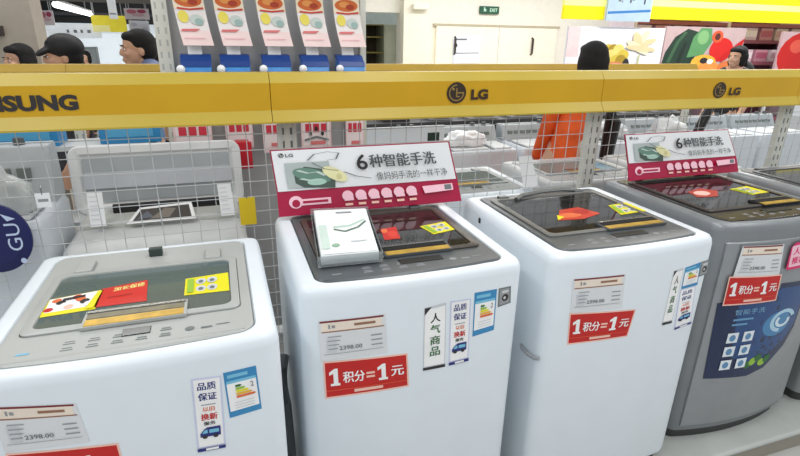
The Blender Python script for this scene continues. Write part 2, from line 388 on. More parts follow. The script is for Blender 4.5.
# ---- third machine
w3, st, tp, lid3, inf = washer('white top loader with dark panel and nothing on top, third from left', 1.193, 1.472, Z0, .636, .625, .95, .018, WHITE, DGREY, 'dark', ctrl=.12, rear=.045, op=.3, tubm=M((66, 62, 56), .35, metal=.2), handle=(.1, .24), lipm=M((112, 112, 108), .3), rim=.05)
st(price_card(), 'price_card', [(.949, .974), (1.136, .969), (1.145, .85), (.957, .856)])
c = promo(); st(c, 'promotion_sticker', [(.954, .856), (1.204, .835), (1.19, .735), (.962, .741)], 'red sticker with white lettering')
st(popular(), 'popularity_sticker', [(1.334, .952), (1.375, .956), (1.376, .750), (1.333, .750)])
st(service(), 'service_sticker', [(1.383, .874), (1.455, .877), (1.477, .726), (1.397, .719)])
st(energy(), 'energy_label', [(1.383, .955), (1.452, .964), (1.462, .878), (1.386, .876)], 'blue and white energy label')
st(smallgrey(), 'certification_sticker', [(1.454, .964), (1.495, .967), (1.499, .913), (1.458, .908)])
c = Card(); c.poly([(0, .1), (.5, 0), (1, .3), (.8, 1), (.3, .9)], M((200, 50, 24), .4)); c.oval(.35, .4, .25, .2, ink['orange']); c.oval(.7, .6, .2, .2, M((180, 30, 20), .4)); c.poly([(0, .1), (.2, .3), (.1, .5)], ink['yel'])
tp(c, 'lid_sticker', [(1.09, 1.53), (1.27, 1.53), (1.27, 1.41), (1.07, 1.41)], 'red and orange lid sticker')
tp(sticker_yel(), 'lid_sticker', [(1.36, 1.515), (1.455, 1.53), (1.455, 1.42), (1.33, 1.41)], 'yellow lid sticker')
bm = bmesh.new(); tube(bm, [(-.319, -.205, .586), (-.325, -.22, .583), (-.328, -.26, .585), (-.325, -.295, .592), (-.317, -.305, .596)], .006, 8); obj('side_handle', bm, M((150, 154, 158), .4), w3, smooth=True)
bm = bmesh.new(); box(bm, -.321, -.316, .145, .16, .925 - .03, .945 - .03); obj('side_cap', bm, DARK, w3, bevel=.002)
bm = bmesh.new(); tube(bm, [(-.14, .2, .958), (-.1, .225, .964), (0, .245, .966), (.1, .25, .966), (.17, .245, .96)], .009, 8); obj('lid_grip', bm, STEEL, w3, smooth=True)
# ---- fourth machine, silver
w4, st, tp, lid4, inf = washer('silver grey top loader with blue front sticker and pink display board', 1.925, 1.545, Z0, .645, .62, .95, .042, M((132, 136, 139), .36, metal=.3), M((44, 45, 47), .2), 'dark', ctrl=.12, rear=.04, op=.3, tubm=M((74, 52, 40), .35, metal=.2), handle=(.12, .2), base_m=M((58, 60, 60), .5), lipm=M((54, 48, 46), .3), rim=.045)
st(price_card(), 'price_card', [(1.694, .974), (1.872, .969), (1.892, .842), (1.688, .851)], base=.0135)
bm = bmesh.new(); fr4 = inf['front']; cols = []
for k in range(25):
    x = -.285 + .57 * k / 24
    cols.append([bm.verts.new((x, fr4(x) + o, z)) for o, z in ((.004, .075), (-.005, .08), (-.007, .1), (-.007, .86), (-.005, .88), (.004, .885))])
for A, B in zip(cols, cols[1:]):
    for q in range(5): bm.faces.new((A[q], B[q], B[q + 1], A[q + 1]))
for A in (cols[0][::-1], cols[-1]): bm.faces.new(A)
obj('front_panel', bm, M((150, 154, 157), .3, metal=.35), w4, smooth=True)['label'] = 'lighter silver front panel'
def big_blue():
    c = Card(); base = M((12, 34, 74), .25); mid = M((20, 68, 124), .25)
    X = lambda x: (x - 1.65) / .46; Zf = lambda z: (z - .39) / .42
    c.poly([(X(1.66), Zf(.745)), (X(1.682), Zf(.41)), (X(1.885), Zf(.395)), (X(1.973), Zf(.418)), (X(2.06), Zf(.5)), (X(2.095), Zf(.58)), (X(2.10), Zf(.79)), (X(1.93), Zf(.80)), (X(1.93), Zf(.745))], base)
    c.poly([(X(1.75), Zf(.73)), (X(1.78), Zf(.5)), (X(1.9), Zf(.44)), (X(2.04), Zf(.53)), (X(2.085), Zf(.6)), (X(2.09), Zf(.77)), (X(1.94), Zf(.78))], mid)
    c.oval(X(1.97), Zf(.62), .16, .13, M((60, 128, 178), .25)); c.arc(X(2.0), Zf(.63), .15, .12, .3, 4.6, .3, M((170, 206, 226), .3)); c.arc(X(2.0), Zf(.63), .09, .07, 2.4, 6.6, .4, M((210, 228, 236), .3))
    for k in range(5): c.oval(X(1.87 + .025 * k), Zf(.45 + .012 * (k % 3)), .045, .04, ink['lime'] if k % 2 else ink['green'], 10, a0=k)
    c.text('智能手洗', .2, .71, .3, .055, M((130, 176, 208), .4), .0); c.rect(.2, .65, .2, .02, M((100, 150, 190), .4)); c.rect(.2, .6, .15, .02, M((100, 150, 190), .4))
    for k in range(6):
        x, y = (.19 + .155 * (k % 2), .42 - .145 * (k // 2))
        c.rect(x, y, .105, .105, M((226, 234, 240), .4)); c.oval(x + .052, y + .05, .03, .035, M((90, 140, 180), .4), 12)
    return c
st(big_blue(), 'product_sticker', [(1.65, .81), (2.11, .81), (2.11, .39), (1.65, .39)], 'large blue sticker with six white icons', base=.0085)
st(promo(), 'promotion_sticker', [(1.672, .856), (1.905, .845), (1.915, .734), (1.675, .736)], 'red sticker with white lettering', base=.0145)
c = Card(); c.poly([(.0, .08), (.08, 0), (.92, 0), (1, .08), (1, .92), (.92, 1), (.2, 1), (.05, .86)], ink['hot']); c.rect(.1, .1, .8, .8, ink['magl'])
c.text('人气', .2, .55, .6, .26, ink['hot'], .03); c.text('推荐', .2, .2, .6, .26, ink['hot'], .03)
st(c, 'recommendation_sticker', [(1.905, .965), (2.02, .975), (2.03, .86), (1.918, .858)], 'pink sticker', base=.014)
tp(sticker_yel(), 'lid_sticker', [(2.03, 1.56), (2.15, 1.58), (2.16, 1.48), (2.05, 1.47)], 'yellow lid sticker')
c = Card(); c.poly([(0, .2), (.6, 0), (1, .5), (.7, 1), (.1, .8)], M((190, 60, 40), .4)); c.oval(.4, .5, .25, .25, ink['pink']); tp(c, 'lid_sticker', [(1.80, 1.60), (1.96, 1.61), (1.95, 1.5), (1.79, 1.48)], 'red and pink lid sticker')
# ---- fifth machine at the right border
w5, st, tp, lid5, inf = washer('silver machine cut off by the right border, beyond the blue-stickered one', 2.685, 1.55, Z0, .66, .62, .95, .05, SILVER, SILVER_D, 'dark', ctrl=.12, rear=.04, op=.3, base_m=M((58, 60, 60), .5), rim=.045)
tp(sticker_yel(), 'lid_sticker', [(2.7, 1.56), (2.8, 1.58), (2.81, 1.48), (2.72, 1.47)], 'yellow lid sticker')

# ------------------------------------------------------------------ things on the machines
def display_board(label, BLx, BRx, y, zb, zt, xl, xr):
    """white board over a crimson lip: bottom edge zb, top zt, crimson up to zm"""
    r = thing('display_board', label, 'display board', ((BLx + BRx) / 2, y, zb))
    ox = (BLx + BRx) / 2; W = (BRx - BLx) / 2; zm = (zt - zb) * .36; H = zt - zb
    a, b2 = xl - ox, xr - ox
    WL, WR = (-W - .004 + .0, W)
    top = ((a, .045, H), (b2, .045, H), (W, .022, zm), (-W, .022, zm))
    low = ((-W, .022, zm), (W, .022, zm), (W + .012, 0, 0), (-W - .0, 0, 0))
    nt_ = (0, -1, .15); nl = (0, -1, .25)
    bd = backed('board', *top, nt_, .004, ink['mag'], r)
    c = Card(); c.rect(.006, .02, .985, .955, M((236, 238, 240), .35, var=.02)); logo(c, .05, .86, .015, .055, ink['dk'], ink['white']); c.text('LG', .072, .82, .04, .075, ink['dk'], .02)
    c.rect(.06, .08, .23, .6, M((178, 188, 186), .5)); c.poly([(.1, .2), (.14, .08), (.3, .03), (.31, .3), (.25, .5), (.16, .58), (.1, .45)], M((74, 92, 84), .5))
    c.oval(.19, .36, .08, .2, M((104, 140, 126), .5), a0=.3); c.oval(.21, .2, .05, .08, M((170, 206, 190), .5)); c.line([(.12, .5), (.17, .42), (.22, .44), (.26, .34)], .012, M((200, 214, 206), .5)); c.line([(.13, .3), (.18, .24), (.24, .26)], .014, M((196, 220, 208), .5))
    c.oval(.31, .36, .05, .2, M((232, 228, 176), .5), a0=.2); c.oval(.33, .3, .015, .07, M((212, 206, 150), .5))
    c.line([(.18, .72), (.22, .86), (.29, .9), (.35, .86), (.33, .72), (.28, .7)], .005, ink['gry2']); c.line([(.2, .66), (.26, .5), (.33, .44)], .004, ink['gry2']); c.line([(.36, .4), (.42, .28), (.5, .2)], .006, ink['gry2'])
    c.text('6', .435, .42, .06, .38, ink['dk'], .015); c.text('种智能手洗', .505, .46, .38, .32, M((84, 90, 92), .5), .0); c.text('种智能手洗', .509, .455, .38, .32, M((84, 90, 92), .5), .0); c.text('像妈妈手洗的一样干净', .53, .14, .41, .2, M((84, 90, 92), .5), .0)
    c.build('printed_face', quad_map(*top, nt_), bd)
    lp = backed('lip', *low, nl, .004, ink['mag'], r); lp['label'] = 'crimson lower band'
    c = Card(); c.oval(.09, .55, .035, .26, ink['magl']); c.rect(.09, .4, .18, .26, ink['magl']); c.oval(.09, .5, .02, .16, ink['mag']); c.rect(.125, .48, .13, .1, ink['mag'])
    for k in range(6):
        x = .36 + .07 * k
        c.oval(x, .66, .03, .22, ink['magl']); c.rect(x - .02, .45, .05, .12, ink['magl']); c.rect(x - .018, .24, .04, .1, ink['pink'])
    c.poly([(.775, .82), (.955, .86), (.955, .56), (.785, .5)], ink['magl']); c.rect(.905, .6, .04, .22, ink['gry2'])
    c.build('printed_lip', quad_map(*low, nl), lp)
    bm = bmesh.new(); box(bm, -W * .8, W * .8, .0, .06, 0, .004); obj('foot', bm, ink['mag'], r)
    for q in (-W * .8, W * .8): obj('brace', boxbm(q - .005, q + .005, .05, .062, 0, H * .75), ink['mag'], r)
    return r
display_board('large white and crimson display board leaning at back of machine with leaflets', .148,   .815, 1.69, 1.066, 1.287, .136, .783)
display_board('display board standing on the silver machine, smaller looking and farther right', 1.665, 2.30, 1.755, 1.066, 1.264, 1.64, 2.235)
# leaflet tray
t = thing('leaflet_tray', 'clear plastic tray holding a white leaflet on the second machine', 'leaflet tray', (.318, 1.45, 1.0605), 0)
Q = lambda x, y: (x - .318, y - 1.45)
cor = [Q(.215, 1.275), Q(.375, 1.265), Q(.428, 1.60), Q(.255, 1.625)]
bm = bmesh.new()
hz = [.028, .028, .04, .04]
A = [bm.verts.new((x, y, 0)) for x, y in cor]; B = [bm.verts.new((x, y, z)) for (x, y), z in zip(cor, hz)]
bm.faces.new(A[::-1]); bm.faces.new(B)
for k in range(4): bm.faces.new((A[k], A[(k + 1) % 4], B[(k + 1) % 4], B[k]))
obj('leaflet_stack', bm, M((236, 240, 240), .5), t, bevel=.002)
bm = bmesh.new()
o2 = [Q(.203, 1.262), Q(.383, 1.252), Q(.438, 1.607), Q(.246, 1.633)]
for k in range(4):
    a, b_ = o2[k], o2[(k + 1) % 4]
    V = [bm.verts.new((a[0], a[1], 0)), bm.verts.new((b_[0], b_[1], 0)), bm.verts.new((b_[0], b_[1], .03 if k != 2 else .045)), bm.verts.new((a[0], a[1], .03 if k != 2 else .045))]
    bm.faces.new(V)
tr = obj('tray', bm, glass((228, 236, 238), .22, 'clear_plastic'), t)
md = tr.modifiers.new('s', 'SOLIDIFY'); md.thickness = .002
c = Card(); c.rect(.02, .01, .96, .98, M((242, 246, 246), .5)); c.line([(.3, .5), (.5, .44), (.75, .52), (.92, .66)], .018, M((96, 116, 104), .5)); c.line([(.3, .55), (.6, .56), (.9, .7)], .02, M((190, 214, 200), .5)); c.oval(.28, .16, .07, .035, M((150, 184, 160), .5)); c.rect(.04, .1, .14, .5, M((206, 224, 214), .5)); c.rect(.4, .88, .3, .03, ink['grey']); c.rect(.55, .2, .3, .02, ink['lgrey'])
c.build('leaflet', quad_map((*cor[3], .04), (*cor[2], .04), (*cor[1], .028), (*cor[0], .028), (0, 0, 1)), t)

# ------------------------------------------------------------------ plinths
def plinth(label, x0, x1, y0, y1):
    r = thing('display_plinth', label, 'plinth', ((x0 + x1) / 2, (y0 + y1) / 2, 0))
    W, D = (x1 - x0) / 2, (y1 - y0) / 2
    obj('top_board', boxbm(-W, W, -D, D, .075, .1), M((186, 190, 186), .4), r, bevel=.012, seg=3)
    obj('base_board', boxbm(-W + .01, W - .01, -D + .012, D, 0, .075), M((150, 144, 132), .5), r)
    return r
plinth('low grey plinth under the machine nearest at left', -1.3, .098, .935, 1.9)
plinth('long low grey plinth under the other machines of the front row', .1, 3.4, 1.105, 1.9)

# ------------------------------------------------------------------ fences
def wire_bay(bm, x0, x1, z0, z1, y, p=.065, r=.0017):
    n = max(1, round((x1 - x0) / p)); q = (x1 - x0) / n
    for k in range(n + 1): tube(bm, [(x0 + q * k, y, z0), (x0 + q * k, y, z1)], r, 5, cap=False)
    n = round((z1 - z0) / .0615)
    for k in range(n + 1): z = z0 + (z1 - z0) * k / n; tube(bm, [(x0, y - .004, z), (x1, y - .004, z)], r, 5, cap=False)
def rail_prof(y, zt=1.517, zb=1.343): return [(y, zt - .034), (y + .025, zt), (y + .08, zt), (y + .08, zb), (y - .025, zb), (y - .025, zb + .006), (y, zb + .044)]
def upright(w=.07, h=1.49):
    bm = bmesh.new(); box(bm, -w / 2, w / 2, 0, .03, 0, h)
    n = int(h / .05)
    for k in range(n):
        for s in (-1, 1): box(bm, s * .015 - .004, s * .015 + .004, -.0006, .001, .04 + .05 * k, .066 + .05 * k, 1)
    box(bm, -w / 2 - .02, w / 2 + .02, -.02, .05, 0, .008)
    return bm
f1 = thing('grid_fence', 'white wire grid fence with yellow brand rail, directly behind the machines', 'fence', (0, 1.95, 0))
joints = [-1.45, .17, 1.615, 2.85, 4.3]
for k in range(4):
    a, b_ = joints[k], joints[k + 1]
    bm = bmesh.new(); prism_x(bm, rail_prof(0), a + .0012, b_ - .0012, [1, 1, 0, 1, 1, 1, 0])
    # faces: bevel, top, back, bottom, lip edge, lip slope, face
    for f in bm.faces:
        f.material_index = 0
    bm.faces.ensure_lookup_table()
    for f in bm.faces:
        n = f.normal.copy() if f.normal.length else f.calc_center_median()
        f.normal_update(); cz = f.calc_center_median().z
        if abs(f.normal.z) > .4 and abs(f.normal.x) < .5: f.material_index = 1
        if cz < 1.35 and abs(f.normal.x) < .5: f.material_index = 1
    rl = obj('sign_rail', bm, [YEL, YEL_LIT], f1)
    if k == 0:
        c = Card(); c.text('SAMSUNG', 0, 0, 1, 1, ink['dk'], .05)
        c.build('brand_lettering', lambda u, v, h: (-.792 + .352 * u, -.0005 - h, 1.405 + .05 * v), rl)
    if k in (1, 2):
        x0 = .857 if k == 1 else 2.262
        c = Card(); logo(c, .235, .5, .225, .5, M((48, 34, 16), .4), M((150, 120, 60), .4)); c.text('LG', .57, .16, .41, .5, M((58, 36, 14), .4), .05)
        ww = .19 if k == 1 else .18
        c.build('brand_lettering', lambda u, v, h, x0=x0, ww=ww: (x0 + ww * u, -.0005 - h, (1.395 if k == 1 else 1.388) + (.084 if k == 1 else .076) * v), rl)
for x in (-1.25, .225, 1.635, 2.875, 4.2):
    o = obj('post', upright(), [POST, M((110, 112, 108), .5)], f1); o.location = (x, .04, 0)
px = [-1.25, .225, 1.635, 2.875, 4.2]
for k in range(4):
    bm = bmesh.new(); wire_bay(bm, px[k] + .02, px[k + 1] - .02, .16, 1.36, .03); obj('wire_grid', bm, WIRE, f1, smooth=True)
f2 = thing('sign_rail_stand', 'second, tan yellow rail farther back, behind the poster rack and orange person', 'rail', (0, 3.2, 0))
YT = M((196, 160, 56), .45)
px = [-2.2, -.75, .35, 2.58, 3.52]
for k in range(4):
    bm = bmesh.new(); prism_x(bm, rail_prof(0, 1.48, 1.31), px[k] + .001, px[k + 1] - .001); obj('sign_rail', bm, YT, f2)
for x in px:
    o = obj('post', upright(.05, 1.45), [POST, M((150, 152, 148), .5)], f2); o.location = (x, .03, 0)
# blue oval sign on the fence
t = thing('oval_sign', 'dark blue oval sign with white letters hanging on fence at left', 'sign', (-.755, 1.925, 1.0))
bm = bmesh.new(); loft(bm, [[(.108 * math.cos(a) * s, yy, .122 * math.sin(a) * s) for a in [2 * PI * k / 40 for k in range(40)]] for s, yy in ((.97, .006), (1, .004), (1, -.004), (.97, -.006))], True, True); obj('plate', bm, NAVY, t, smooth=True)
c = Card()
c.oval(.04, .63, .8, .8, NAVY, 32); c.text('GU', -.38, -.2, .86, .44, M((190, 204, 232), .5), .0); c.oval(-.72, -.1, .09, .09, M((190, 204, 232), .5)); c.poly([(.56, .1), (.8, .26), (.62, -.16)], M((190, 204, 232), .5))
c.build('lettering', lambda u, v, h: (.06 + .095 * -v, -.006 - h, .112 * u - .005), t)
bm = bmesh.new(); tube(bm, [(0, 0, .12), (0, .01, .15), (0, .045, .17), (0, .05, .155)], .003, 6); obj('hook', bm, STEEL, t)
# yellow tag on the fence
t = thing('price_tag', 'plain yellow tag hanging on the wire fence beside the display board', 'tag', (.056, 1.972, .95))
obj('sheet', boxbm(-.03, .03, -.002, .0, 0, .11), M((232, 200, 30), .5), t); bm = bmesh.new(); tube(bm, [(0, -.001, .105), (0, .0, .13), (0, .012, .135), (0, .012, .12)], .002, 6); obj('hook', bm, STEEL, t)

# ------------------------------------------------------------------ second row, behind the fence
TWW = M((206, 212, 218), .4, var=.03); TWG = M((178, 184, 188), .4)
def twin_tub(label, x0, x1, y0, y1, h, group=None, lidup=False, cons=.1):
    r = thing('twin_tub_washer', label, 'washing machine', ((x0 + x1) / 2, (y0 + y1) / 2, 0), 0, group)
    W, D = (x1 - x0) / 2, (y1 - y0) / 2
    bm = bmesh.new(); loft(bm, [section(2 * W, 2 * D, .03, .03, 0, z) for z in (.04, h - .03)] + [section(2 * W - .02, 2 * D - .02, .03, .03, 0, h - .005), section(2 * W - .05, 2 * D - .05, .03, .03, 0, h), section(2 * W - .08, 2 * D - .08, .03, .03, 0, h - .012)], True, True)
    obj('body', bm, TWW, r, smooth=True, angle=50)
    obj('base', boxbm(-W + .02, W - .02, -D + .02, D - .02, 0, .05), DARK, r)
    # console at the rear
    bm = bmesh.new(); prism_x(bm, [(D - .16, h - .01), (D - .1, h + cons), (D - .005, h + cons), (D - .005, h - .01)], -W + .01, W - .01)
    cn = obj('console', bm, TWG, r, bevel=.008)
    bm = bmesh.new()
    for k in range(8): x = -W + .06 + (2 * W - .12) * k / 8; box(bm, x, x + (2 * W - .12) / 12, D - .158 + .02, D - .09, h + cons * .4, h + cons * .62)
    obj('vent', bm, M((120, 128, 126), .5), cn)
    for k in range(2):
        bm = bmesh.new(); bmesh.ops.create_cone(bm, cap_ends=True, segments=16, radius1=.022, radius2=.018, depth=.03, matrix=Matrix.Translation((W * (.3 + .35 * k), D - .075, h + cons + .012))); obj('knob', bm, DGREY, cn, smooth=True)
    for s, ww in ((-.28, 1.1), (.62, .55)):
        bm = bmesh.new(); box(bm, W * s - W * ww * .45, W * s + W * ww * .45, -D + .05, D - .18, h - .008, h + .008); lo = obj('lid', bm, OFFW, r, bevel=.006)
    return r
# open-lid machine between the first machine and the posters
t = thing('washing_machine', 'white machine with raised open lid and two paper tags, behind fence', 'washing machine', (-.29, 2.3, 0))
bm = bmesh.new(); loft(bm, [section(.68, .5, .04, .03, .01, z) for z in (.04, .82)] + [section(.66, .48, .04, .03, .01, .86), section(.6, .42, .04, .03, .01, .88)], True, True); obj('body', bm, M((206, 208, 206), .4), t, smooth=True, angle=50)
obj('base', boxbm(-.3, .3, -.22, .22, 0, .05), DARK, t)
bm = bmesh.new(); box(bm, -.31, .32, -.02, .2, .87, .905); dk = obj('deck', bm, M((196, 196, 190), .4), t, bevel=.012)
bm = bmesh.new(); box(bm, -.2, .26, .1, .125, .9, .94); obj('tub_opening', bm, BLACK, t)
c = Card(); c.rect(0, 0, 1, 1, ink['white']); c.rect(.06, .14, .88, .72, M((74, 68, 62), .3)); c.poly([(.3, .2), (.5, .8), (.7, .7), (.6, .2)], M((130, 122, 112), .4)); c.poly([(.1, .2), (.2, .7), (.35, .3)], M((104, 110, 120), .4))
c.build('instruction_plate', quad_map((-.09, .07, .93), (.12, .07, .94), (.14, -.05, .9), (-.13, -.05, .9), (0, -.3, 1)), t)
lm = M((222, 224, 224), .35)
bm = bmesh.new()
L = lambda i, z: section(.70 - 2 * i, .3 - 2 * i, max(.01, .05 - i), max(.01, .05 - i), 0, z)
ro = Matrix.Translation((0, .165, 1.04)) @ Matrix.Rotation(math.radians(82), 4, 'X')
loft(bm, [[ro @ Vector(p) for p in l] for l in (L(.006, -.012), L(0, -.006), L(0, .008), L(.006, .014), L(.035, .014), L(.045, .004))], True, True)
ld = obj('lid', bm, [lm, M((160, 166, 168), .35)], t, smooth=True, angle=40)
me = ld.data
bm = bmesh.new(); loft(bm, [[ro @ Vector(p) for p in section(.6, .19, .01, .01, 0, z)] for z in (.004, .008)], False, True); obj('lid_liner', bm, M((168, 174, 178), .35), ld)
bm = bmesh.new(); loft(bm, [[ro @ Vector(p) for p in section(.6, .07, .01, .01, 0, z, cy=.0)] for z in (.008, .016)], False, True); obj('lid_ledge', bm, M((196, 200, 206), .35), ld)
for x in (-.235, .265):
    c = Card(); c.rect(0, 0, 1, 1, PAPER)
    for k in range(6): c.rect(.12, .84 - .13 * k, .5 + .05 * (k % 3), .02, ink['lgrey'])
    c.build('paper_tag', quad_map((x - .028, .0, 1.035), (x + .028, 0, 1.035), (x + .034, -.06, .905), (x - .022, -.06, .905), (0, -1, .4)), t, label='white paper tag')
twin_tub('grey white twin tub with paper price tag, left edge behind the oval sign', -1.32, -.66, 2.06, 2.48, 1.0, None, cons=.22)
t = thing('price_tag', 'small white price tag on fence near the oval sign', 'tag', (-.606, 1.972, 1.08))
obj('sheet', boxbm(-.022, .022, -.002, .0, 0, .05), PAPER, t); bm = bmesh.new(); box(bm, -.015, .015, -.0026, -.002, .02, .03); obj('print', bm, ink['grey'], t)
bm = bmesh.new(); tube(bm, [(0, -.001, .045), (0, .0, .07), (0, .012, .072)], .002, 6); obj('hook', bm, STEEL, t)
def bag(name, label, loc, r, seed, m, flat=.6, cat='plastic bag'):
    bm = bmesh.new(); bmesh.ops.create_icosphere(bm, subdivisions=4, radius=1)
    for v in bm.verts:
        n = noise.noise(v.co * 1.7 + Vector((seed, 0, 0))) * .35 + noise.noise(v.co * 5 + Vector((0, seed, 0))) * .14
        v.co *= 1 + n; v.co.x *= r[0]; v.co.y *= r[1]; v.co.z = max(v.co.z, -flat) * r[2]
    zmin = min(v.co.z for v in bm.verts)
    for v in bm.verts: v.co.z -= zmin
    o = obj(name, bm, m, None, smooth=True, angle=80); o.location = loc
    return tag(o, label, cat)
bag('plastic_bag', 'crumpled clear plastic bag on the machine behind the oval sign', (-.80, 2.17, 1.012), (.1, .06, .10), 1.0, M((196, 200, 198), .25, var=.1))
TB = 'machines of the second row'
w6, *_ = washer('white top loader of the second row, behind the bare-topped machine', 1.15, 2.36, 0, .58, .5, .95, .012, WHITE, M((150, 156, 156), .35), 'grey', op=.4, rear=.08)
w7, *_ = washer('grey top loader of the second row, below the person in orange', 1.83, 2.36, 0, .64, .5, .97, .012, M((190, 192, 192), .4), M((160, 164, 164), .35), 'grey', op=.85, rear=.08)
t = thing('paper_tag', 'blank white paper standing upright left of the person in orange', 'tag', (1.42, 2.11, .957))
bm = bmesh.new()
P4 = [(-.055, 0, .0), (.03, .0, 0), (.0, .05, .15), (-.07, .05, .15)]
bm.faces.new([bm.verts.new(p) for p in P4]); o = obj('sheet', bm, PAPER, t); o.modifiers.new('s', 'SOLIDIFY').thickness = .002
bm = bmesh.new(); box(bm, -.06, .03, -.008, .012, 0, .006); obj('stand', bm, OFFW, t)
w8, *_ = washer('grey machine of the second row behind the right display board', 2.53, 2.36, 0, .62, .5, .97, .012, M((190, 192, 192), .4), M((160, 164, 164), .35), 'grey', op=.4, rear=.08)

# ------------------------------------------------------------------ third row
cr = ['white twin tub with a dark green sticker, under the round emblem', 'pale twin tub left of the person in orange, in third row', 'pale twin tub right behind the person in orange',
      'pale twin tub of the third row, behind the right display board', 'pale twin tub of the third row under the right round emblem', 'pale twin tub of the third row, under the right end of rail', 'last pale twin tub of the third row at right border']
for k in range(7):
    x = .92 + .64 * k
    r = twin_tub(cr[k], x, x + .6, 3.45, 3.95, .84, cons=.12)
    if k == 0:
        obj('front_board', boxbm(-.29, .29, -.265, -.25, .72, 1.05), WHITE, r, bevel=.004); obj('sticker', boxbm(.16, .25, -.268, -.265, .94, 1.0), M((36, 60, 52), .4), r)
bag('plastic_bag', 'white crumpled sheet on the twin tub under the round emblem', (1.12, 3.64, .849), (.2, .09, .075), 3.0, PAPER, cat='plastic sheet')
bag('plastic_bag', 'white plastic bag on third row machine, just left of the person in orange', (1.78, 3.64, .849), (.17, .08, .07), 5.0, PAPER)
bag('plastic_bag', 'white plastic bag above the left top corner of the right display board', (2.55, 2.45, .985), (.15, .1, .14), 8.0, M((206, 210, 212), .4))
bag('plastic_bag', 'white plastic bag on third row machine, right of the person in orange', (3.1, 3.64, .849), (.22, .09, .09), 11.0, M((206, 210, 212), .4))
def strap(label, pts):
    bm = bmesh.new(); tube(bm, pts, .035, 8); o = obj('black_cable', bm, BLACK, None, smooth=True); return tag(o, label, 'cable')
strap('thick black cable behind the fence, left of the right round emblem', [(2.62, 3.0, .0), (2.62, 3.0, .9), (2.64, 3.0, 1.1), (2.63, 3.05, 1.16), (2.62, 3.06, 0.0)])
strap('black cable slanting down behind fence beneath the right round emblem', [(3.36, 3.0, 0), (3.3, 3.0, .8), (3.42, 3.0, 1.0), (3.5, 3.0, 1.2), (3.55, 3.04, 1.26)])
# dark bars seen over the machines of the third row
r = thing('storage_rack', 'dark low rack seen just under the yellow rail, behind third row', 'rack', (2.7, 4.4, 0))
for z in (.55, .92): obj('shelf', boxbm(-1.9, 1.9, -.22, .22, z, z + .03), M((70, 70, 72), .5), r)
for x in (-1.85, -.6, .6, 1.85): obj('post', boxbm(x - .02, x + .02, -.2, .2, 0, .93), M((50, 50, 52), .5), r)
obj('back_panel', boxbm(-1.9, 1.9, .2, .22, .3, 1.04), M((44, 44, 46), .5), r)
rb = random.Random(4)
for k in range(9):
    x = 1.0 + k * .42; s = .1 + .05 * rb.random()
    col = [(196, 198, 200), (60, 60, 64), (170, 172, 176), (214, 210, 204)][k % 4]
    bm = bmesh.new(); box(bm, -s, s, -.12, .12, 0, .07 + .05 * rb.random()); box(bm, -s * .7, s * .7, -.125, -.12, .015, .05, 1)
    o = obj('carton', bm, [M(col, .5), M((120, 124, 128), .5)], None, bevel=.004); o.location = (x, 4.38, .9505)
    tag(o, '%s carton on the dark rack, %s' % (['pale', 'black', 'grey', 'cream'][k % 4], ['at its left end', 'second from its left end', 'third from its left end', 'left of its middle', 'at its middle', 'right of its middle', 'third from its right end', 'second from its right end', 'at its right end'][k]), 'box', 'cartons on the dark rack')

# ------------------------------------------------------------------ poster rack
r = thing('poster_rack', 'tall grey panel rack behind the yellow rail, with hanging posters', 'rack', (.22, 2.62, 0))
obj('panel', boxbm(-.44, .455, .0, .02, .1, 2.25), M((176, 176, 176), .5, var=.04), r)
bm = upright(.06, 2.25); o = obj('post', bm, [POST, M((178, 180, 174), .5)], r); o.location = (-.432, -.03, 0)
o = obj('post', boxbm(-.014, .014, -.03, .02, 0, 2.25), POST, r); o.location = (.465, 0, 0)
obj('base', boxbm(-.5, .48, -.03, .1, 0, .06), OFFW, r)
obj('bracket_rail', boxbm(-.44, .45, -.03, 0, 1.86, 1.89), OFFW, r)
obj('bracket_rail', boxbm(-.44, .45, -.03, 0, 1.30, 1.33), OFFW, r)
def poster_card():
    c = Card(); c.rect(0, 0, 1, 1, M((232, 226, 224), .5)); c.rect(0, 0, 1, .22, M((238, 214, 212), .5)); c.rect(0, .5, 1, .5, M((240, 224, 196), .5))
    c.oval(.5, .62, .44, .09, M((206, 104, 50), .5)); c.oval(.42, .635, .2, .045, M((226, 150, 80), .5)); c.oval(.64, .6, .16, .04, M((170, 60, 36), .5)); c.line([(.1, .515), (.5, .5), (.95, .52)], .012, M((200, 60, 50), .5))
    c.oval(.24, .4, .17, .085, M((232, 216, 90), .5)); c.oval(.66, .36, .22, .075, M((196, 206, 200), .5)); c.oval(.72, .33, .14, .05, M((150, 176, 172), .5)); c.poly([(.06, .2), (.1, .23), (.7, .235), (.55, .2)], M((214, 110, 110), .5)); c.rect(.1, .1, .7, .012, M((240, 190, 196), .5))
    return c
pc = poster_card(); proto = None
pnames = ['leftmost of the five hanging food posters', 'second hanging food poster from the left, beside the leftmost', 'middle one of the five hanging food posters', 'fourth of the hanging food posters, right of the middle one', 'rightmost of the five hanging food posters, at the rack end']
pk = ['leftmost of the five blue packs under the food posters', 'second blue pack from the left, under the food posters', 'middle one of the five blue packs under the food posters', 'fourth blue pack under the posters, right of the middle one', 'rightmost of the five blue packs, at the rack end']
pxs = [-.097, .066, .245, .42, .59]
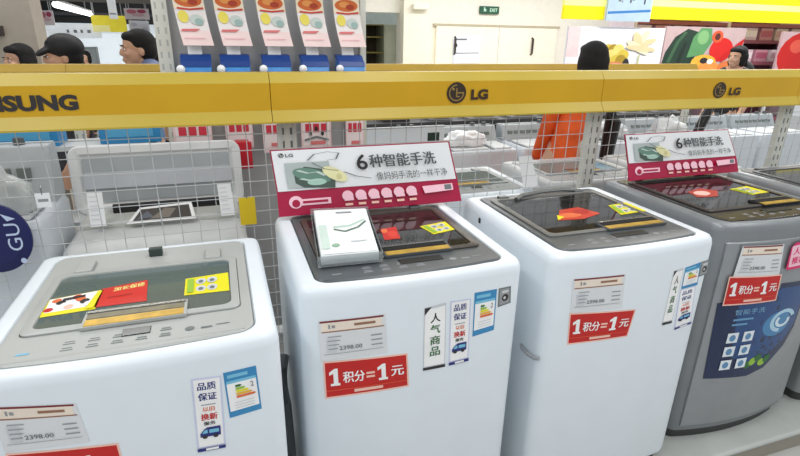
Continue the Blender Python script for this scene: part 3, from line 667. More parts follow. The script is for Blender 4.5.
for k, x in enumerate(pxs):
    if proto is None:
        p = thing('hanging_poster', '', None, (0, 2.55, 0))
        def fn(u, v, h):
            s = (v - .5); return (-.062 + .124 * u + .03 * (1 - v) ** 2, .035 * math.sin(v * 3) - .03 - h, 1.595 + .29 * v)
        pc.build('sheet', fn, p)
        bm = bmesh.new(); tube(bm, [(0, .0, 1.88), (0, -.005, 1.9), (0, .03, 1.905)], .003, 6); obj('hook', bm, STEEL, p)
        q = thing('blue_pack', '', None, (0, 2.52, 0))
        bm = bmesh.new(); prism_x(bm, [(-.05, 1.40), (-.055, 1.49), (-.045, 1.515), (.0, 1.545), (.05, 1.55), (.06, 1.4)], -.062, .062); obj('pouch', bm, M((60, 134, 204), .35, var=.15, scale=25), q, bevel=.01)
        bm = bmesh.new(); prism_x(bm, [(-.052, 1.508), (-.03, 1.53), (.01, 1.556), (.052, 1.56), (.052, 1.545), (0, 1.535)], -.064, .064); obj('flap', bm, M((14, 58, 130), .35), q, bevel=.004)
        bm = bmesh.new(); ell(bm, (-.062, -.06, 1.50), (.018, .018, .018)); obj('cap', bm, PAPER, q, smooth=True)
        c = Card(); c.rect(0, 0, 1, 1, PAPER); c.rect(.1, .2, .6, .1, ink['lgrey']); c.build('paper_tag', quad_map((-.03, .045, 1.592), (.028, .045, 1.592), (.028, .03, 1.545), (-.03, .03, 1.545), (0, -1, .2)), q)
        bm = bmesh.new(); tube(bm, [(0, .06, 1.5), (0, .08, 1.5)], .004, 6); obj('hook', bm, STEEL, q)
        proto = p, q
    else: p, q = copy_tree(proto[0]), copy_tree(proto[1])
    p.location.x = x; q.location.x = x + .01
    tag(p, pnames[k], 'poster', 'food posters on the rack'); tag(q, pk[k], 'pack', 'blue packs on the rack')
# pink and white blister cards under the rail
cards = [(-.223, -.055, 1.115, 'pink'), (.005, .13, 1.13, 'redblock'), (.175, .30, 1.10, 'half'), (.36, .51, 1.10, 'dots'), (.585, .68, 1.09, 'plain')]
cl = ['broad pink and white card with red print, leftmost under the rail', 'pink card with solid red block hanging below it', 'pink card partly behind the slotted fence post', 'white card with black dots and red print above display board', 'pink card at the right end of the rack, above display board']
for k, (x0, x1, zb, kind) in enumerate(cards):
    p = thing('blister_card', cl[k], 'card', ((x0 + x1) / 2, 2.575, zb), 0, 'pink cards under the rail'); W = (x1 - x0) / 2
    H = 1.315 - zb
    c = Card(); c.rect(0, 0, 1, 1, M((236, 206, 206), .5)); c.rect(.06, .12, .88, .62, M((240, 226, 226), .5)); c.rect(0, .82, 1, .18, M((206, 76, 60), .5)); c.oval(.15, .8, .12, .08, ink['white'])
    for j in range(3): c.rect(.14 + .26 * j, .42, .2, .2, M((206, 50, 70), .5))
    c.rect(.3, .14, .5, .08, M((220, 120, 120), .5))
    if kind == 'dots':
        for j in range(3): c.oval(.3 + .2 * j, .4 + .1 * (j % 2), .05, .06, ink['dk']); c.line([(.1, .25), (.5, .32), (.9, .24)], .02, ink['gry2'])
    c.build('printed_card', quad_map((-W, 0, H), (W, 0, H), (W, 0, 0), (-W, 0, 0), (0, -1, 0)), p)
    if kind == 'redblock': obj('red_pack', boxbm(-W * .5, W * .8, -.02, .0, -.10, .03), M((206, 26, 46), .45), p, bevel=.004)
    bm = bmesh.new(); tube(bm, [(0, -.012, H - .015), (0, .012, H - .012)], .004, 6); obj('hook', bm, STEEL, p)
# shelf with blue cartons, left of the rack
r = thing('storage_shelf', 'grey shelf unit behind open-lid machine, carrying blue cartons', 'shelf', (-.95, 2.675, 0))
for z in (.4, .8, 1.15): obj('shelf_board', boxbm(-.68, .64, -.095, .095, z, z + .02), OFFW, r)
for x in (-.67, .63): obj('side_panel', boxbm(x - .01, x + .01, -.095, .095, 0, 1.17), OFFW, r)
for k, (x0, x1, lb) in enumerate([(-1.5, -.98, 'blue carton at far left under the yellow rail'), (-.96, -.69, 'blue carton on the grey shelf, second from left border'), (-.53, -.28, 'blue carton just left of the poster rack')]):
    bm = bmesh.new(); box(bm, x0, x1, 2.6, 2.74, 1.1715, 1.30); box(bm, x0 + .03, x1 - .03, 2.599, 2.6, 1.2, 1.26, 1)
    o = obj('carton', bm, [M((44, 132, 186), .45, var=.08), M((84, 164, 206), .45)], None, bevel=.003); tag(o, lb, 'box', 'blue cartons on the grey shelf')

# ------------------------------------------------------------------ people
SKIN = M((206, 160, 132), .5, var=.04); HAIR = M((15, 12, 12), .85, var=.5, scale=45)
def eval_mesh(o):
    dg = bpy.context.evaluated_depsgraph_get(); dg.update()
    me = bpy.data.meshes.new_from_object(o.evaluated_get(dg)); bpy.data.objects.remove(o); return me
def skin_mesh(joints, edges, sub=1):
    me = bpy.data.meshes.new('s'); names = list(joints); me.from_pydata([joints[n][0] for n in names], [(names.index(a), names.index(b)) for a, b in edges], [])
    o = bpy.data.objects.new('s', me); C.objects.link(o)
    o.modifiers.new('k', 'SKIN'); s = o.modifiers.new('u', 'SUBSURF'); s.levels = s.render_levels = sub
    for i, n in enumerate(names):
        r = joints[n][1]; sv = me.skin_vertices[0].data[i]; sv.radius = r if isinstance(r, tuple) else (r, r); sv.use_root = (i == 0)
    bpy.context.view_layer.update()
    return eval_mesh(o)
def remesh(bm, vox, smooth=4):
    me = bpy.data.meshes.new('r'); bm.to_mesh(me); bm.free()
    o = bpy.data.objects.new('r', me); C.objects.link(o); m = o.modifiers.new('r', 'REMESH'); m.mode = 'VOXEL'; m.voxel_size = vox; m.use_smooth_shade = True
    s = o.modifiers.new('s', 'SMOOTH'); s.iterations = smooth; s.factor = .5
    bpy.context.view_layer.update()
    return eval_mesh(o)
def mesh_obj(name, me, m, parent):
    me.materials.clear(); me.materials.append(m)
    for p in me.polygons: p.use_smooth = True; p.material_index = 0
    me.name = name
    return link(bpy.data.objects.new(name, me), parent)
def person(label, loc, face, H, shirt, hair='short', trousers=(40, 42, 52), lean=(0, 0), hunch=0.0, vox=.009, hat=None, sleeves=False, pack=None, coat=False):
    """face = angle of the facing direction (0 = +x); figure modelled facing -y then turned"""
    root = thing('person', label, 'person', loc, face + PI / 2)
    k = H / 1.65; hz = H - .118 * k                               # head centre height
    lx, ly = lean
    J = {}
    def j(n, x, y, z, r):
        t = max(0, z - .9 * k) / (.65 * k)
        J[n] = ((x * k + lx * t, y * k + ly * t, z), tuple(v * k for v in r) if isinstance(r, tuple) else r * k)
    j('pelvis', 0, 0, .88 * k, (.13, .10)); j('waist', 0, 0, 1.02 * k, (.11, .085)); j('chest', 0, .01, 1.2 * k, (.13, .095)); j('neck', 0, .015 + hunch * .5, (1.36 + hunch) * k, (.06, .055)); j('nape', 0, .01, hz - .1 * k, .048); j('skull', 0, .0, hz, .05)
    E = [('pelvis', 'waist'), ('waist', 'chest'), ('chest', 'neck'), ('neck', 'nape'), ('nape', 'skull')]
    for s, n in ((-1, 'l'), (1, 'r')):
        j('sh' + n, s * .15, .015 + hunch * .5, (1.31 + hunch) * k, .055); j('el' + n, s * (.125 if coat else .21), -.07 if coat else .02, 1.05 * k, .04); j('wr' + n, s * (.09 if coat else .2), -.2 if coat else -.1, .84 * k, .028); j('pa' + n, s * (.085 if coat else .195), -.225 if coat else -.13, .77 * k, (.02, .034))
        E += [('neck', 'sh' + n), ('sh' + n, 'el' + n), ('el' + n, 'wr' + n), ('wr' + n, 'pa' + n)]
        for q in range(4):
            oy = (-.25 if coat else -.155) + .02 * q; hx_ = .085 if coat else .195
            j('f%s%d' % (n, q), s * hx_, oy, .725 * k, .0095); j('g%s%d' % (n, q), s * (hx_ - .007), oy - .006, (.675 + .006 * abs(q - 1)) * k, .008)
            E += [('pa' + n, 'f%s%d' % (n, q)), ('f%s%d' % (n, q), 'g%s%d' % (n, q))]
        j('t' + n, s * (hx_ - .015), oy - .075, .77 * k, .01); j('u' + n, s * (hx_ - .025), oy - .09, .735 * k, .009); E += [('wr' + n, 't' + n), ('t' + n, 'u' + n)]
        j('hp' + n, s * .085, 0, .8 * k, .082); j('kn' + n, s * .09, -.01, .46 * k, .055); j('an' + n, s * .09, .015, .08 * k, .036); j('to' + n, s * .1, -.12, .035 * k, .03)
        E += [('pelvis', 'hp' + n), ('hp' + n, 'kn' + n), ('kn' + n, 'an' + n), ('an' + n, 'to' + n)]
    bm = bmesh.new(); me = skin_mesh(J, E); bm.from_mesh(me); bpy.data.meshes.remove(me)
    hx, hy = lx * 1.0, ly * 1.0
    O = lambda x, y, z: Vector((x * k + hx, y * k + hy, hz + z * k)); R = lambda *r: tuple(v * k for v in r)
    ell(bm, O(0, .012, .03), R(.074, .092, .085)); ell(bm, O(0, -.02, -.03), R(.06, .07, .075)); ell(bm, O(0, -.045, -.085), R(.036, .036, .028))      # skull, face, chin
    ell(bm, O(0, -.09, -.02), R(.011, .018, .026)); ell(bm, O(0, -.098, -.032), R(.014, .012, .010))                                              # nose
    ell(bm, O(0, -.085, -.066), R(.024, .012, .007)); ell(bm, O(0, -.083, -.075), R(.02, .012, .007))                                              # lips
    for s in (-1, 1):
        ell(bm, O(s * .028, -.08, .016), R(.02, .012, .006)); ell(bm, O(s * .035, -.068, -.03), R(.022, .02, .02)); ell(bm, O(s * .073, .012, -.015), R(.009, .02, .03))
    body = mesh_obj('body', remesh(bm, vox * k * .75, 3), SKIN, root)
    for s in (-1, 1):
        bm = bmesh.new(); ell(bm, O(s * .029, -.081, -.002), R(.012, .006, .0055), u=12, v=8, mi=0); ell(bm, O(s * .029, -.0855, -.002), R(.0052, .003, .0052), u=10, v=6, mi=1)
        obj('eye', bm, [PAPER, BLACK], body, smooth=True)
        bm = bmesh.new(); ell(bm, O(s * .03, -.086, .022), R(.019, .008, .0035), u=10, v=6); obj('eyebrow', bm, HAIR, body, smooth=True)
    # hair
    bm = bmesh.new()
    ell(bm, O(0, .03, .045), R(.088, .098, .085)); ell(bm, O(0, .055, .0), R(.084, .075, .085)); ell(bm, O(0, -.03, .075), R(.068, .052, .036))
    if hair in ('long', 'bob', 'bun'):
        for s in (-1, 1): ell(bm, O(s * .068, .02, -.02), R(.026, .05, .085))
    if hair == 'long': ell(bm, O(0, .07, -.1), R(.098, .05, .16)); ell(bm, O(0, .04, 0), R(.1, .09, .1))
    if hair == 'bob': ell(bm, O(0, .05, -.05), R(.09, .065, .09))
    if hair == 'bun': ell(bm, O(.0, .125, .0), R(.045, .045, .042)); ell(bm, O(0, .05, -.02), R(.085, .07, .09))
    mesh_obj('hair', remesh(bm, .008 * k, 4), HAIR, root)
    if hat:
        bm = bmesh.new(); ell(bm, O(0, .03, .055), R(.1, .115, .09)); ell(bm, O(0, -.095, .03), R(.07, .055, .02), Matrix.Rotation(.5, 3, 'X')); mesh_obj('cap', remesh(bm, .008 * k, 3), M(hat, .6), root)
    if pack:
        bm = bmesh.new(); ell(bm, (lx, .2 * k + ly, 1.25 * k), (.15 * k, .09 * k, .25 * k)); ell(bm, (lx, .27 * k + ly, 1.15 * k), (.11 * k, .05 * k, .13 * k)); mesh_obj('backpack', remesh(bm, .012, 4), M(pack, .7), root)
    # clothes
    K = {n: (p, tuple(v + .014 * k for v in r) if isinstance(r, tuple) else r + .014 * k) for n, (p, r) in J.items()}
    S = {n: K[n] for n in ('chest', 'waist', 'shl', 'shr', 'ell', 'elr') + (('wrl', 'wrr') if sleeves else ())}
    S['hem'] = ((0, 0, .84 * k), (.15 * k, .125 * k))
    if coat: S['skirt'] = ((0, 0, .62 * k), (.15 * k, .13 * k))
    S['collar'] = (tuple(Vector(J['neck'][0]) + Vector((0, 0, -.015 * k))), .066 * k)
    me = skin_mesh(S, ([('hem', 'skirt')] if coat else []) + [('chest', 'waist'), ('waist', 'hem'), ('chest', 'collar'), ('collar', 'shl'), ('collar', 'shr'), ('shl', 'ell'), ('shr', 'elr')] + ([('ell', 'wrl'), ('elr', 'wrr')] if sleeves else []), 2)
    mesh_obj('shirt', me, M(shirt, .7, var=.12, scale=14), root)
    T = {'pelvis': ((0, 0, .9 * k), (.142 * k, .112 * k))}
    T.update({n: K[n] for n in ('hpl', 'hpr', 'knl', 'knr', 'anl', 'anr')})
    me = skin_mesh(T, [('pelvis', 'hpl'), ('hpl', 'knl'), ('knl', 'anl'), ('pelvis', 'hpr'), ('hpr', 'knr'), ('knr', 'anr')], 2)
    mesh_obj('trousers', me, M(trousers, .8, var=.1), root)
    for s in (-1, 1):
        bm = bmesh.new(); ell(bm, (s * .098 * k, -.055 * k, .035 * k), (.048 * k, .125 * k, .042 * k))
        for v in bm.verts: v.co.z = max(v.co.z, .002)
        obj('shoe', bm, BLACK, root, smooth=True)
    return root
person('long black haired person in orange seen from behind, beyond the fence', (2.17, 2.95, 0), math.radians(80), 1.63, (230, 92, 30), 'long', (224, 90, 34), lean=(-.13, 0), sleeves=True, coat=True)
person('person in black cap facing left, left of the man in blue grey', (-.945, 4.0, 0), math.radians(200), 1.605, (60, 58, 64), 'short', hat=(14, 13, 15))
person('person with dark bobbed hair at far left, in front of beige pillar', (-1.37, 4.62, 0), math.radians(225), 1.545, (110, 96, 92), 'bob')
person('dark haired person seen low between the two at far left', (-1.06, 4.62, 0), math.radians(180), 1.475, (60, 54, 56), 'bob')
person('short haired man in blue grey shirt facing left, beside the rack post', (-.50, 4.0, 0), math.radians(200), 1.655, (112, 124, 158), 'short', hunch=.09)
person('black haired person half hidden by the white rack post', (-.40, 4.8, 0), math.radians(100), 1.61, (30, 30, 34), 'long', sleeves=True)
person('black haired person with dark backpack facing left, before the vegetable poster', (5.4, 4.45, 0), math.radians(190), 1.60, (34, 32, 36), 'long', pack=(30, 32, 30), hunch=.05)
person('small distant shopper with dark hair under the white lit sign', (-1.95, 9.6, 0), math.radians(250), 1.34, (90, 90, 96), 'bob', vox=.012)

# ------------------------------------------------------------------ right background: produce displays
def wall_poster(label, x0, x1, z0, z1, y, c, bg, name='wall_poster', cat='poster'):
    r = thing(name, label, cat, ((x0 + x1) / 2, y, 0)); W = (x1 - x0) / 2
    bd = obj('panel', boxbm(-W, W, 0, .03, z0, z1), bg, r)
    for s in (-1, 1): obj('leg', boxbm(s * W * .9 - .02, s * W * .9 + .02, .03, .06, 0, z1 - .05), OFFW, r)
    c.build('print', quad_map((-W, 0, z1), (W, 0, z1), (W, 0, z0), (-W, 0, z0), (0, -1, 0)), bd, step=.001)
    return r
c = Card()
c.rect(0, 0, 1, 1, M((240, 240, 246), .5)); c.rect(0, .5, .12, .5, M((240, 214, 214), .5))
for k in range(9):
    c.oval(.42 + .055 * (k % 4) - .02 * (k // 4), .62 - .09 * (k // 3), .06, .1, [M((214, 190, 70), .5), M((170, 140, 40), .5), M((236, 214, 120), .5)][k % 3], 12)
c.oval(.5, .3, .14, .12, M((220, 130, 90), .5)); c.oval(.42, .28, .08, .08, M((236, 170, 140), .5)); c.oval(.62, .32, .04, .16, ink['dk'])
for k in range(5): c.oval(.74 + .03 * math.cos(k * 1.3), .72 + .08 * math.sin(k * 1.3), .05, .17, M((238, 226, 190), .5) if k % 2 else M((226, 206, 160), .5), 12, a0=k * .6 - 1)
c.line([(.75, .55), (.74, .3), (.7, .12)], .008, M((190, 190, 140), .5)); c.line([(.78, .25), (.76, .12)], .012, ink['dk'])
wall_poster('white poster with yellow fruit and pale lily, behind the person in orange', 4.30, 5.86, 1.05, 1.80, 6.0, c, M((236, 236, 242), .5))
c = Card(); c.rect(0, 0, 1, 1, M((196, 170, 170), .5))
c.poly([(.0, .2), (.03, .5), (.12, .8), (.26, .96), (.4, .9), (.42, .5), (.36, .2)], M((34, 58, 44), .5)); c.line([(.08, .3), (.16, .7), (.24, .9)], .02, M((60, 96, 66), .5)); c.line([(.2, .25), (.26, .7)], .02, M((24, 40, 32), .5))
c.poly([(.3, .4), (.34, .8), (.42, .98), (.55, .98), (.58, .7), (.5, .45)], M((92, 150, 96), .5)); c.oval(.46, .8, .07, .14, M((130, 180, 120), .5))
c.oval(.72, .56, .15, .24, M((214, 30, 24), .5)); c.oval(.64, .82, .07, .12, M((226, 90, 50), .5)); c.oval(.64, .82, .035, .07, M((90, 40, 30), .5)); c.poly([(.75, .3), (.98, .66), (1, .8), (.92, .7), (.72, .4)], M((200, 20, 20), .5))
c.oval(.52, .3, .16, .16, M((232, 178, 60), .5)); c.oval(.6, .2, .14, .12, M((238, 150, 70), .5)); c.oval(.52, .34, .05, .06, ink['dk']); c.oval(.6, .32, .04, .05, ink['white']); c.oval(.85, .2, .14, .14, M((220, 120, 60), .5)); c.rect(0, .0, .3, .16, M((130, 110, 112), .5))
wall_poster('poster of large vegetables: green, red pepper and orange, beside black haired person', 5.88, 7.35, 1.15, 1.83, 6.0, c, M((196, 170, 170), .5))
c = Card(); c.rect(0, 0, 1, 1, M((210, 176, 180), .5)); c.oval(.42, .5, .42, .5, M((206, 26, 20), .5)); c.oval(.3, .7, .12, .14, M((230, 90, 70), .5)); c.oval(.6, .1, .3, .12, ink['dk']); c.poly([(.4, .9), (.55, 1), (.7, .95), (.5, .85)], ink['lime'])
wall_poster('poster of one big red pepper at right border', 8.1, 9.3, 1.1, 1.80, 6.0, c, M((210, 176, 180), .5))
# yellow valance and pale blue hanging sign
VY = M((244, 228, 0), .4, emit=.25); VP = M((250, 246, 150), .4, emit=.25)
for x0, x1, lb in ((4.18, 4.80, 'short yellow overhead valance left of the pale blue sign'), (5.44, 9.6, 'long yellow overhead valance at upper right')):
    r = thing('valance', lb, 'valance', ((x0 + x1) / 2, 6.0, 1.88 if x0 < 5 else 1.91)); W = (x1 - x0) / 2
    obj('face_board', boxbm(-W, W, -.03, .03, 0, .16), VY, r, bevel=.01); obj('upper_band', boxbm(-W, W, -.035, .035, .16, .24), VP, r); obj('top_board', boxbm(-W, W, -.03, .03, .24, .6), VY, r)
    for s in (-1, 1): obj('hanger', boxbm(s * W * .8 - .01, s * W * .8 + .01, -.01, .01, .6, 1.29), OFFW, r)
r = thing('hanging_sign', 'pale blue hanging sign with blue stripe between the yellow valances', 'sign', (5.12, 5.9, 1.87))
c = Card(); c.rect(0, 0, 1, 1, M((176, 198, 216), .5)); c.poly([(.02, .16), (.98, .24), (.98, .30), (.02, .22)], M((52, 120, 186), .5)); c.rect(.22, .46, .06, .14, ink['gry2']).rect(.3, .44, .02, .05, ink['gry2']); c.rect(.48, .44, .03, .2, ink['dk']).rect(.53, .5, .06, .12, ink['gry2']); c.rect(.8, .42, .03, .26, ink['dk'])
bd = obj('panel', boxbm(-.35, .35, 0, .02, 0, .5), M((176, 198, 216), .5), r); c.build('print', quad_map((-.35, 0, .5), (.35, 0, .5), (.35, 0, 0), (-.35, 0, 0), (0, -1, 0)), bd)
for s in (-1, 1): obj('cord', boxbm(s * .3 - .004, s * .3 + .004, .008, .014, .5, 1.33), OFFW, r)
# shelves with pink packs
r = thing('shelf_unit', 'tall shelving with purple shelf edges behind the vegetable posters', 'shelf', (7.4, 6.6, 0))
for z in (.4, .9, 1.3, 1.62, 1.86): obj('shelf_board', boxbm(-1.75, 1.75, -.25, .25, z, z + .05), M((150, 84, 100), .5), r)
obj('back_panel', boxbm(-1.75, 1.75, .25, .28, 0, 2.2), M((120, 70, 84), .5), r)
for x in (-1.75, 0, 1.75): obj('post', boxbm(x - .03, x + .03, -.26, .26, 0, 2.2), M((216, 200, 208), .5), r)
k = 0
for z, nm in ((1.351, 'middle'), (1.671, 'upper')):
    for i in range(10):
        bm = bmesh.new(); box(bm, -.13, .13, -.08, .08, 0, .18); box(bm, -.12, .12, -.082, -.08, .05, .14, 1)
        o = obj('carton', bm, [M([(222, 196, 214), (206, 150, 170), (230, 214, 226)][i % 3], .5), M([(240, 226, 236), (190, 100, 130), (210, 170, 190)][i % 3], .5)], None, bevel=.005)
        o.location = ((5.85 + .33 * i) if i < 5 else (7.6 + .33 * (i - 5)), 6.46, z)
        tag(o, 'pink or white carton standing on the %s purple-edged shelf' % nm, 'box', 'pink cartons on the %s shelf' % nm)

# ------------------------------------------------------------------ setting
def struct(name, bm, m, **kw):
    o = obj(name, bm, m, None, **kw); o['kind'] = 'structure'; return o
CREAM = M((240, 234, 214), .6, var=.03); CREAM2 = M((246, 240, 220), .6, var=.03)
struct('floor', boxbm(-9, 13, -2, 19, -.1, 0), tile_mat())
# back wall with opening at its left part and double door
bm = bmesh.new(); box(bm, 1.8, 2.55, 10, 10.3, 0, 3.3); box(bm, 2.55, 3.4, 10, 10.3, 2.05, 3.3); box(bm, 3.4, 13, 10, 10.3, 0, 3.3)
struct('wall_back', bm, M((240, 236, 222), .6, var=.03))
struct('trim_1', boxbm(3.36, 3.92, 9.75, 10.0, 0, 3.3), CREAM)
struct('trim_2', boxbm(4.05, 6.9, 9.93, 10.0, 1.84, 1.88), M((186, 176, 150), .6))
d = thing('door_1', '', None, (5.48, 9.96, 0)); d['kind'] = 'structure'
for s in (-1, 1):
    lf = obj('door_leaf', boxbm(min(0, s * 1.38) + .004, max(0, s * 1.38) - .004, -.02, .04, .0, 1.84), CREAM2, d, bevel=.004)
    bm = bmesh.new(); hx = -.98 if s < 0 else .78
    tube(bm, [(hx, -.02, 1.32), (hx, -.06, 1.34), (hx, -.06, 1.62), (hx, -.02, 1.64)], .022, 8); obj('door_handle', bm, M((60, 50, 40), .4), lf, smooth=True)
# dim room behind the opening
bm = bmesh.new(); box(bm, 1.8, 4.6, 12, 12.1, 0, 3.3); struct('wall_back_room', bm, M((226, 238, 236), .6))
r = thing('storage_cabinet', 'dark yellowish open cabinet in the doorway beside the cream column', 'cabinet', (3.0, 11.0, 0))
obj('carcass', boxbm(-.42, .3, .28, .32, 0, 1.85), M((64, 56, 30), .6), r); obj('side_panel', boxbm(.27, .3, -.3, .3, 0, 1.85), M((176, 180, 160), .5), r); obj('side_panel', boxbm(-.42, -.39, -.3, .3, 0, 1.85), M((90, 84, 60), .5), r)
for z in (.05, .5, .95, 1.3, 1.6, 1.83): obj('shelf_board', boxbm(-.39, .27, -.28, .28, z, z + .02), M((120, 108, 40), .5), r)
obj('door', boxbm(.3, .56, -.32, -.28, 0, 1.85), M((190, 192, 172), .5), r)
# exit sign
r = thing('exit_sign', 'small green emergency exit sign on wall above double door', 'sign', (5.23, 9.99, 2.08)); s_ = obj('housing', boxbm(-.21, .21, -.05, 0, 0, .14), M((22, 84, 60), .4), r, bevel=.006)
c = Card(); c.text('EXIT', .5, .25, .42, .5, M((200, 240, 214), .4), .02); c.oval(.2, .75, .04, .1, M((200, 240, 214), .4), 10); c.poly([(.12, .25), (.18, .4), (.15, .62), (.26, .62), (.34, .5), (.26, .45), (.3, .22), (.22, .35)], M((200, 240, 214), .4))
c.build('pictogram', quad_map((-.2, -.05, .135), (.2, -.05, .135), (.2, -.05, .005), (-.2, -.05, .005), (0, -1, 0)), s_, step=.001)
# notice
c = Card(); c.rect(0, 0, 1, 1, M((238, 242, 248), .5)); c.rect(.12, .84, .4, .06, ink['gry2']); c.rect(.05, .6, .12, .12, ink['dk'])
for k in range(3): c.rect(.22, .66 - .05 * k, .5, .015, ink['lgrey'])
c.rect(.04, .36, .92, .03, ink['grey']); c.rect(.02, 0, .01, .6, ink['grey'])
o = c.build('paper_notice', quad_map((4.45, 9.935, 1.66), (5.05, 9.935, 1.67), (5.07, 9.935, 1.15), (4.47, 9.935, 1.14), (0, -1, 0)), None, step=.001); tag(o, 'white paper notice taped on the double door', 'notice')
# ceiling fitting seen at the top of the column
o = obj('wall_lamp', boxbm(3.5, 3.8, 9.62, 9.75, 2.1, 2.2), M((240, 236, 214), .5), None, bevel=.02); tag(o, 'small cream wall lamp at top of the cream column', 'lamp')
# left background
struct('wall_left', boxbm(-2.4, -1.325, 5.0, 5.3, 0, 3.3), M((170, 160, 146), .6, var=.05))
o = obj('wall_switch_box', boxbm(-1.60, -1.53, 4.96, 5.0, 1.60, 1.67), M((56, 48, 44), .5), None, bevel=.004); tag(o, 'small dark box on the beige pillar at left border', 'box')
bm = bmesh.new(); box(bm, -7.5, 1.7, 17.2, 17.4, 0, 3.3); struct('wall_far', bm, M((226, 236, 242), .5, emit=.55))  # plain wall given its own glow so that it looks brightly lit
struct('ceiling', boxbm(-7.5, 1.7, 9, 17.2, 2.75, 2.8), M((60, 60, 62), .7))
struct('trim_3', boxbm(-7.5, 1.7, 16.6, 17.2, 1.82, 2.75), M((26, 27, 30), .6))
struct('trim_4', boxbm(-7.5, 1.7, 16.5, 16.6, 2.0, 2.08), M((70, 72, 76), .6))
struct('trim_5', boxbm(-7.5, 1.7, 9.0, 9.2, 2.03, 2.75), M((46, 42, 36), .6))
r = thing('tube_light', 'long bright fluorescent tube under the dark ceiling at upper left', 'lamp', (-2.2, 9.6, 2.0))
p0, p1 = Vector((-2.21, 9.6, 2.0)), Vector((-2.60, 14.2, 1.98)); off = Vector((2.2, -9.6, -2.0))
bm = bmesh.new(); tube(bm, [p0 + off, p1 + off], .045, 10); obj('tube', bm, M((250, 252, 255), .4, emit=4.0), r)
bm = bmesh.new(); tube(bm, [p0 + off + Vector((0, 0, .06)), p1 + off + Vector((0, 0, .06))], .03, 6); obj('housing', bm, OFFW, r)
for k in (0, 1): bm = bmesh.new(); q = (p0 + off).lerp(p1 + off, .2 + .6 * k); tube(bm, [q, q + Vector((0, 0, .74))], .012, 6); obj('rod', bm, OFFW, r)
def hang(name, label, cat, x0, x1, z0, z1, y, c, m, ztop=2.78, group=None):
    r = thing(name, label, cat, ((x0 + x1) / 2, y, z0), 0, group); W = (x1 - x0) / 2; H = z1 - z0
    b_ = obj('panel', boxbm(-W, W, 0, .02, 0, H), m, r)
    if c: c.build('print', quad_map((-W, 0, H), (W, 0, H), (W, 0, 0), (-W, 0, 0), (0, -1, 0)), b_, step=.001)
    for s in (-1, 1): obj('cord', boxbm(s * W * .8 - .006, s * W * .8 + .006, .005, .015, H, ztop - z0), OFFW, r)
def pinkc():
    c = Card(); c.rect(0, .0, 1, 1, M((240, 226, 230), .5)); c.oval(.3, .7, .2, .2, M((214, 120, 140), .5)); c.oval(.7, .74, .18, .18, M((190, 80, 110), .5)); c.oval(.55, .4, .25, .14, M((226, 190, 200), .5)); return c
hang('hanging_poster', 'pink and white poster beside the beige pillar, under dark ceiling', 'poster', -3.07, -2.83, 1.72, 1.98, 12.0, pinkc(), PAPER)
hang('hanging_poster', 'pink and white poster right of the yellow panel at upper left', 'poster', -1.62, -1.18, 1.86, 2.06, 12.0, pinkc(), PAPER)
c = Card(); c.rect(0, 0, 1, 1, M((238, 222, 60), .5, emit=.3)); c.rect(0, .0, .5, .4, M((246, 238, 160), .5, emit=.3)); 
hang('hanging_sign', 'yellow panel hanging between the tube light and pink poster', 'sign', -2.22, -1.62, 1.62, 1.92, 12.05, c, M((238, 222, 60), .5))
c = Card(); c.rect(0, 0, 1, 1, M((236, 242, 246), .5, emit=.3)); [c.rect(.35 + .13 * k, .36, .05 + .02 * (k % 2), .22, ink['grey']) for k in range(4)]
hang('hanging_sign', 'long white lit sign band under the dark ceiling at left', 'sign', -3.0, -2.1, 1.50, 1.76, 12.1, c, PAPER)
c = Card(); c.rect(0, 0, 1, 1, M((232, 232, 240), .5)); 
for k in range(7): c.oval(.25 + .5 * (k % 2), .1 + .13 * k, .16, .06, M((206, 206, 220), .5), 10)
hang('hanging_poster', 'white patterned long poster left of the rack post', 'poster', -1.58, -1.22, 1.24, 1.84, 12.1, c, PAPER)
c = Card(); c.rect(0, 0, 1, 1, PAPER); c.rect(.1, .1, .8, .04, ink['grey'])
hang('hanging_sign', 'narrow white tag hanging from ceiling above the man in blue grey', 'sign', -1.26, -1.165, 1.79, 2.3, 8.0, c, PAPER, 2.9)
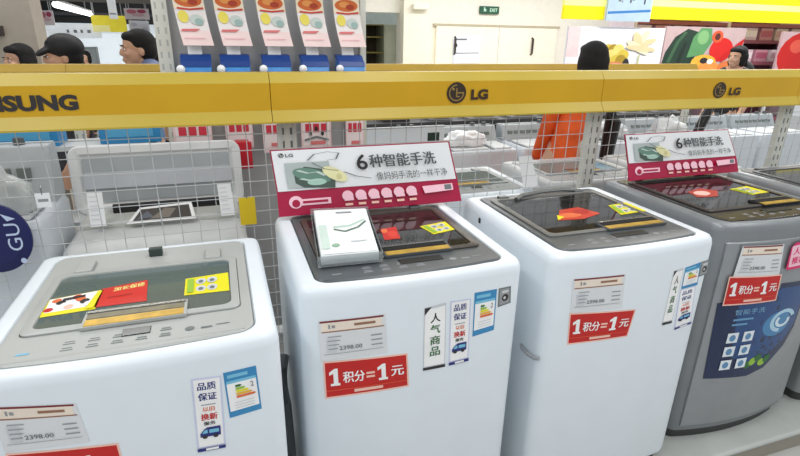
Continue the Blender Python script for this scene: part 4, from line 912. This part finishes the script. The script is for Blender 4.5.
r = thing('appliance_box', 'grey box appliance standing before the white lit wall at left', 'appliance', (-2.37, 12.2, 0)); obj('body', boxbm(-.13, .13, -.1, .1, 0, 1.34), M((170, 178, 180), .5), r, bevel=.01); obj('front_panel', boxbm(-.11, .11, -.105, -.1, .9, 1.3), M((190, 198, 200), .5), r)

# ------------------------------------------------------------------ light, world, camera
wd = bpy.data.worlds.new('store_light'); bpy.context.scene.world = wd; wd.use_nodes = True
nt = wd.node_tree; bg = nt.nodes['Background']; bg.inputs['Color'].default_value = (.93, .97, 1.0, 1); bg.inputs['Strength'].default_value = .62
def area(name, loc, sx, sy, e, rot=(0, 0, 0), col=(1, .98, .96)):
    l = bpy.data.lights.new(name, 'AREA'); l.shape = 'RECTANGLE'; l.size = sx; l.size_y = sy; l.energy = e; l.color = col
    o = link(bpy.data.objects.new(name, l)); o.location = loc; o.rotation_euler = rot
    return o
for k, x in enumerate((-1.2, 1.0, 3.2)): area('ceiling_light', (x, .6, 3.1), .25, 3.6, 32)
area('ceiling_light', (1.2, 4.6, 3.1), 6, .3, 60); area('ceiling_light', (6.3, 4.6, 3.1), 4, .3, 110); area('ceiling_light', (5.2, 8.0, 3.1), 5, .3, 130); area('ceiling_light', (-2, 8.2, 3.0), 3, .3, 50); area('ceiling_light', (-2.2, 14.5, 2.7), 3, .3, 60)

cam = bpy.data.cameras.new('camera'); co = link(bpy.data.objects.new('camera', cam)); bpy.context.scene.camera = co
f, p, yaw, roll = 515., math.radians(20.5), math.radians(19.), math.radians(1.0)
cam.sensor_fit = 'HORIZONTAL'; cam.sensor_width = 36; cam.lens = 36 * f / 800.0; cam.clip_start = .05; cam.clip_end = 200
fw = Vector((math.sin(yaw) * math.cos(p), math.cos(yaw) * math.cos(p), -math.sin(p)))
r0 = Vector((math.cos(yaw), -math.sin(yaw), 0)); u0 = r0.cross(fw)
rt = r0 * math.cos(roll) + u0 * math.sin(roll); up = u0 * math.cos(roll) - r0 * math.sin(roll)
m = Matrix((rt, up, -fw)).transposed().to_4x4(); m.translation = (0, 0, 1.65); co.matrix_world = m
sc = bpy.context.scene
sc.view_settings.view_transform = 'Standard'; sc.view_settings.look = 'None'; sc.view_settings.exposure = 0; sc.view_settings.gamma = 1
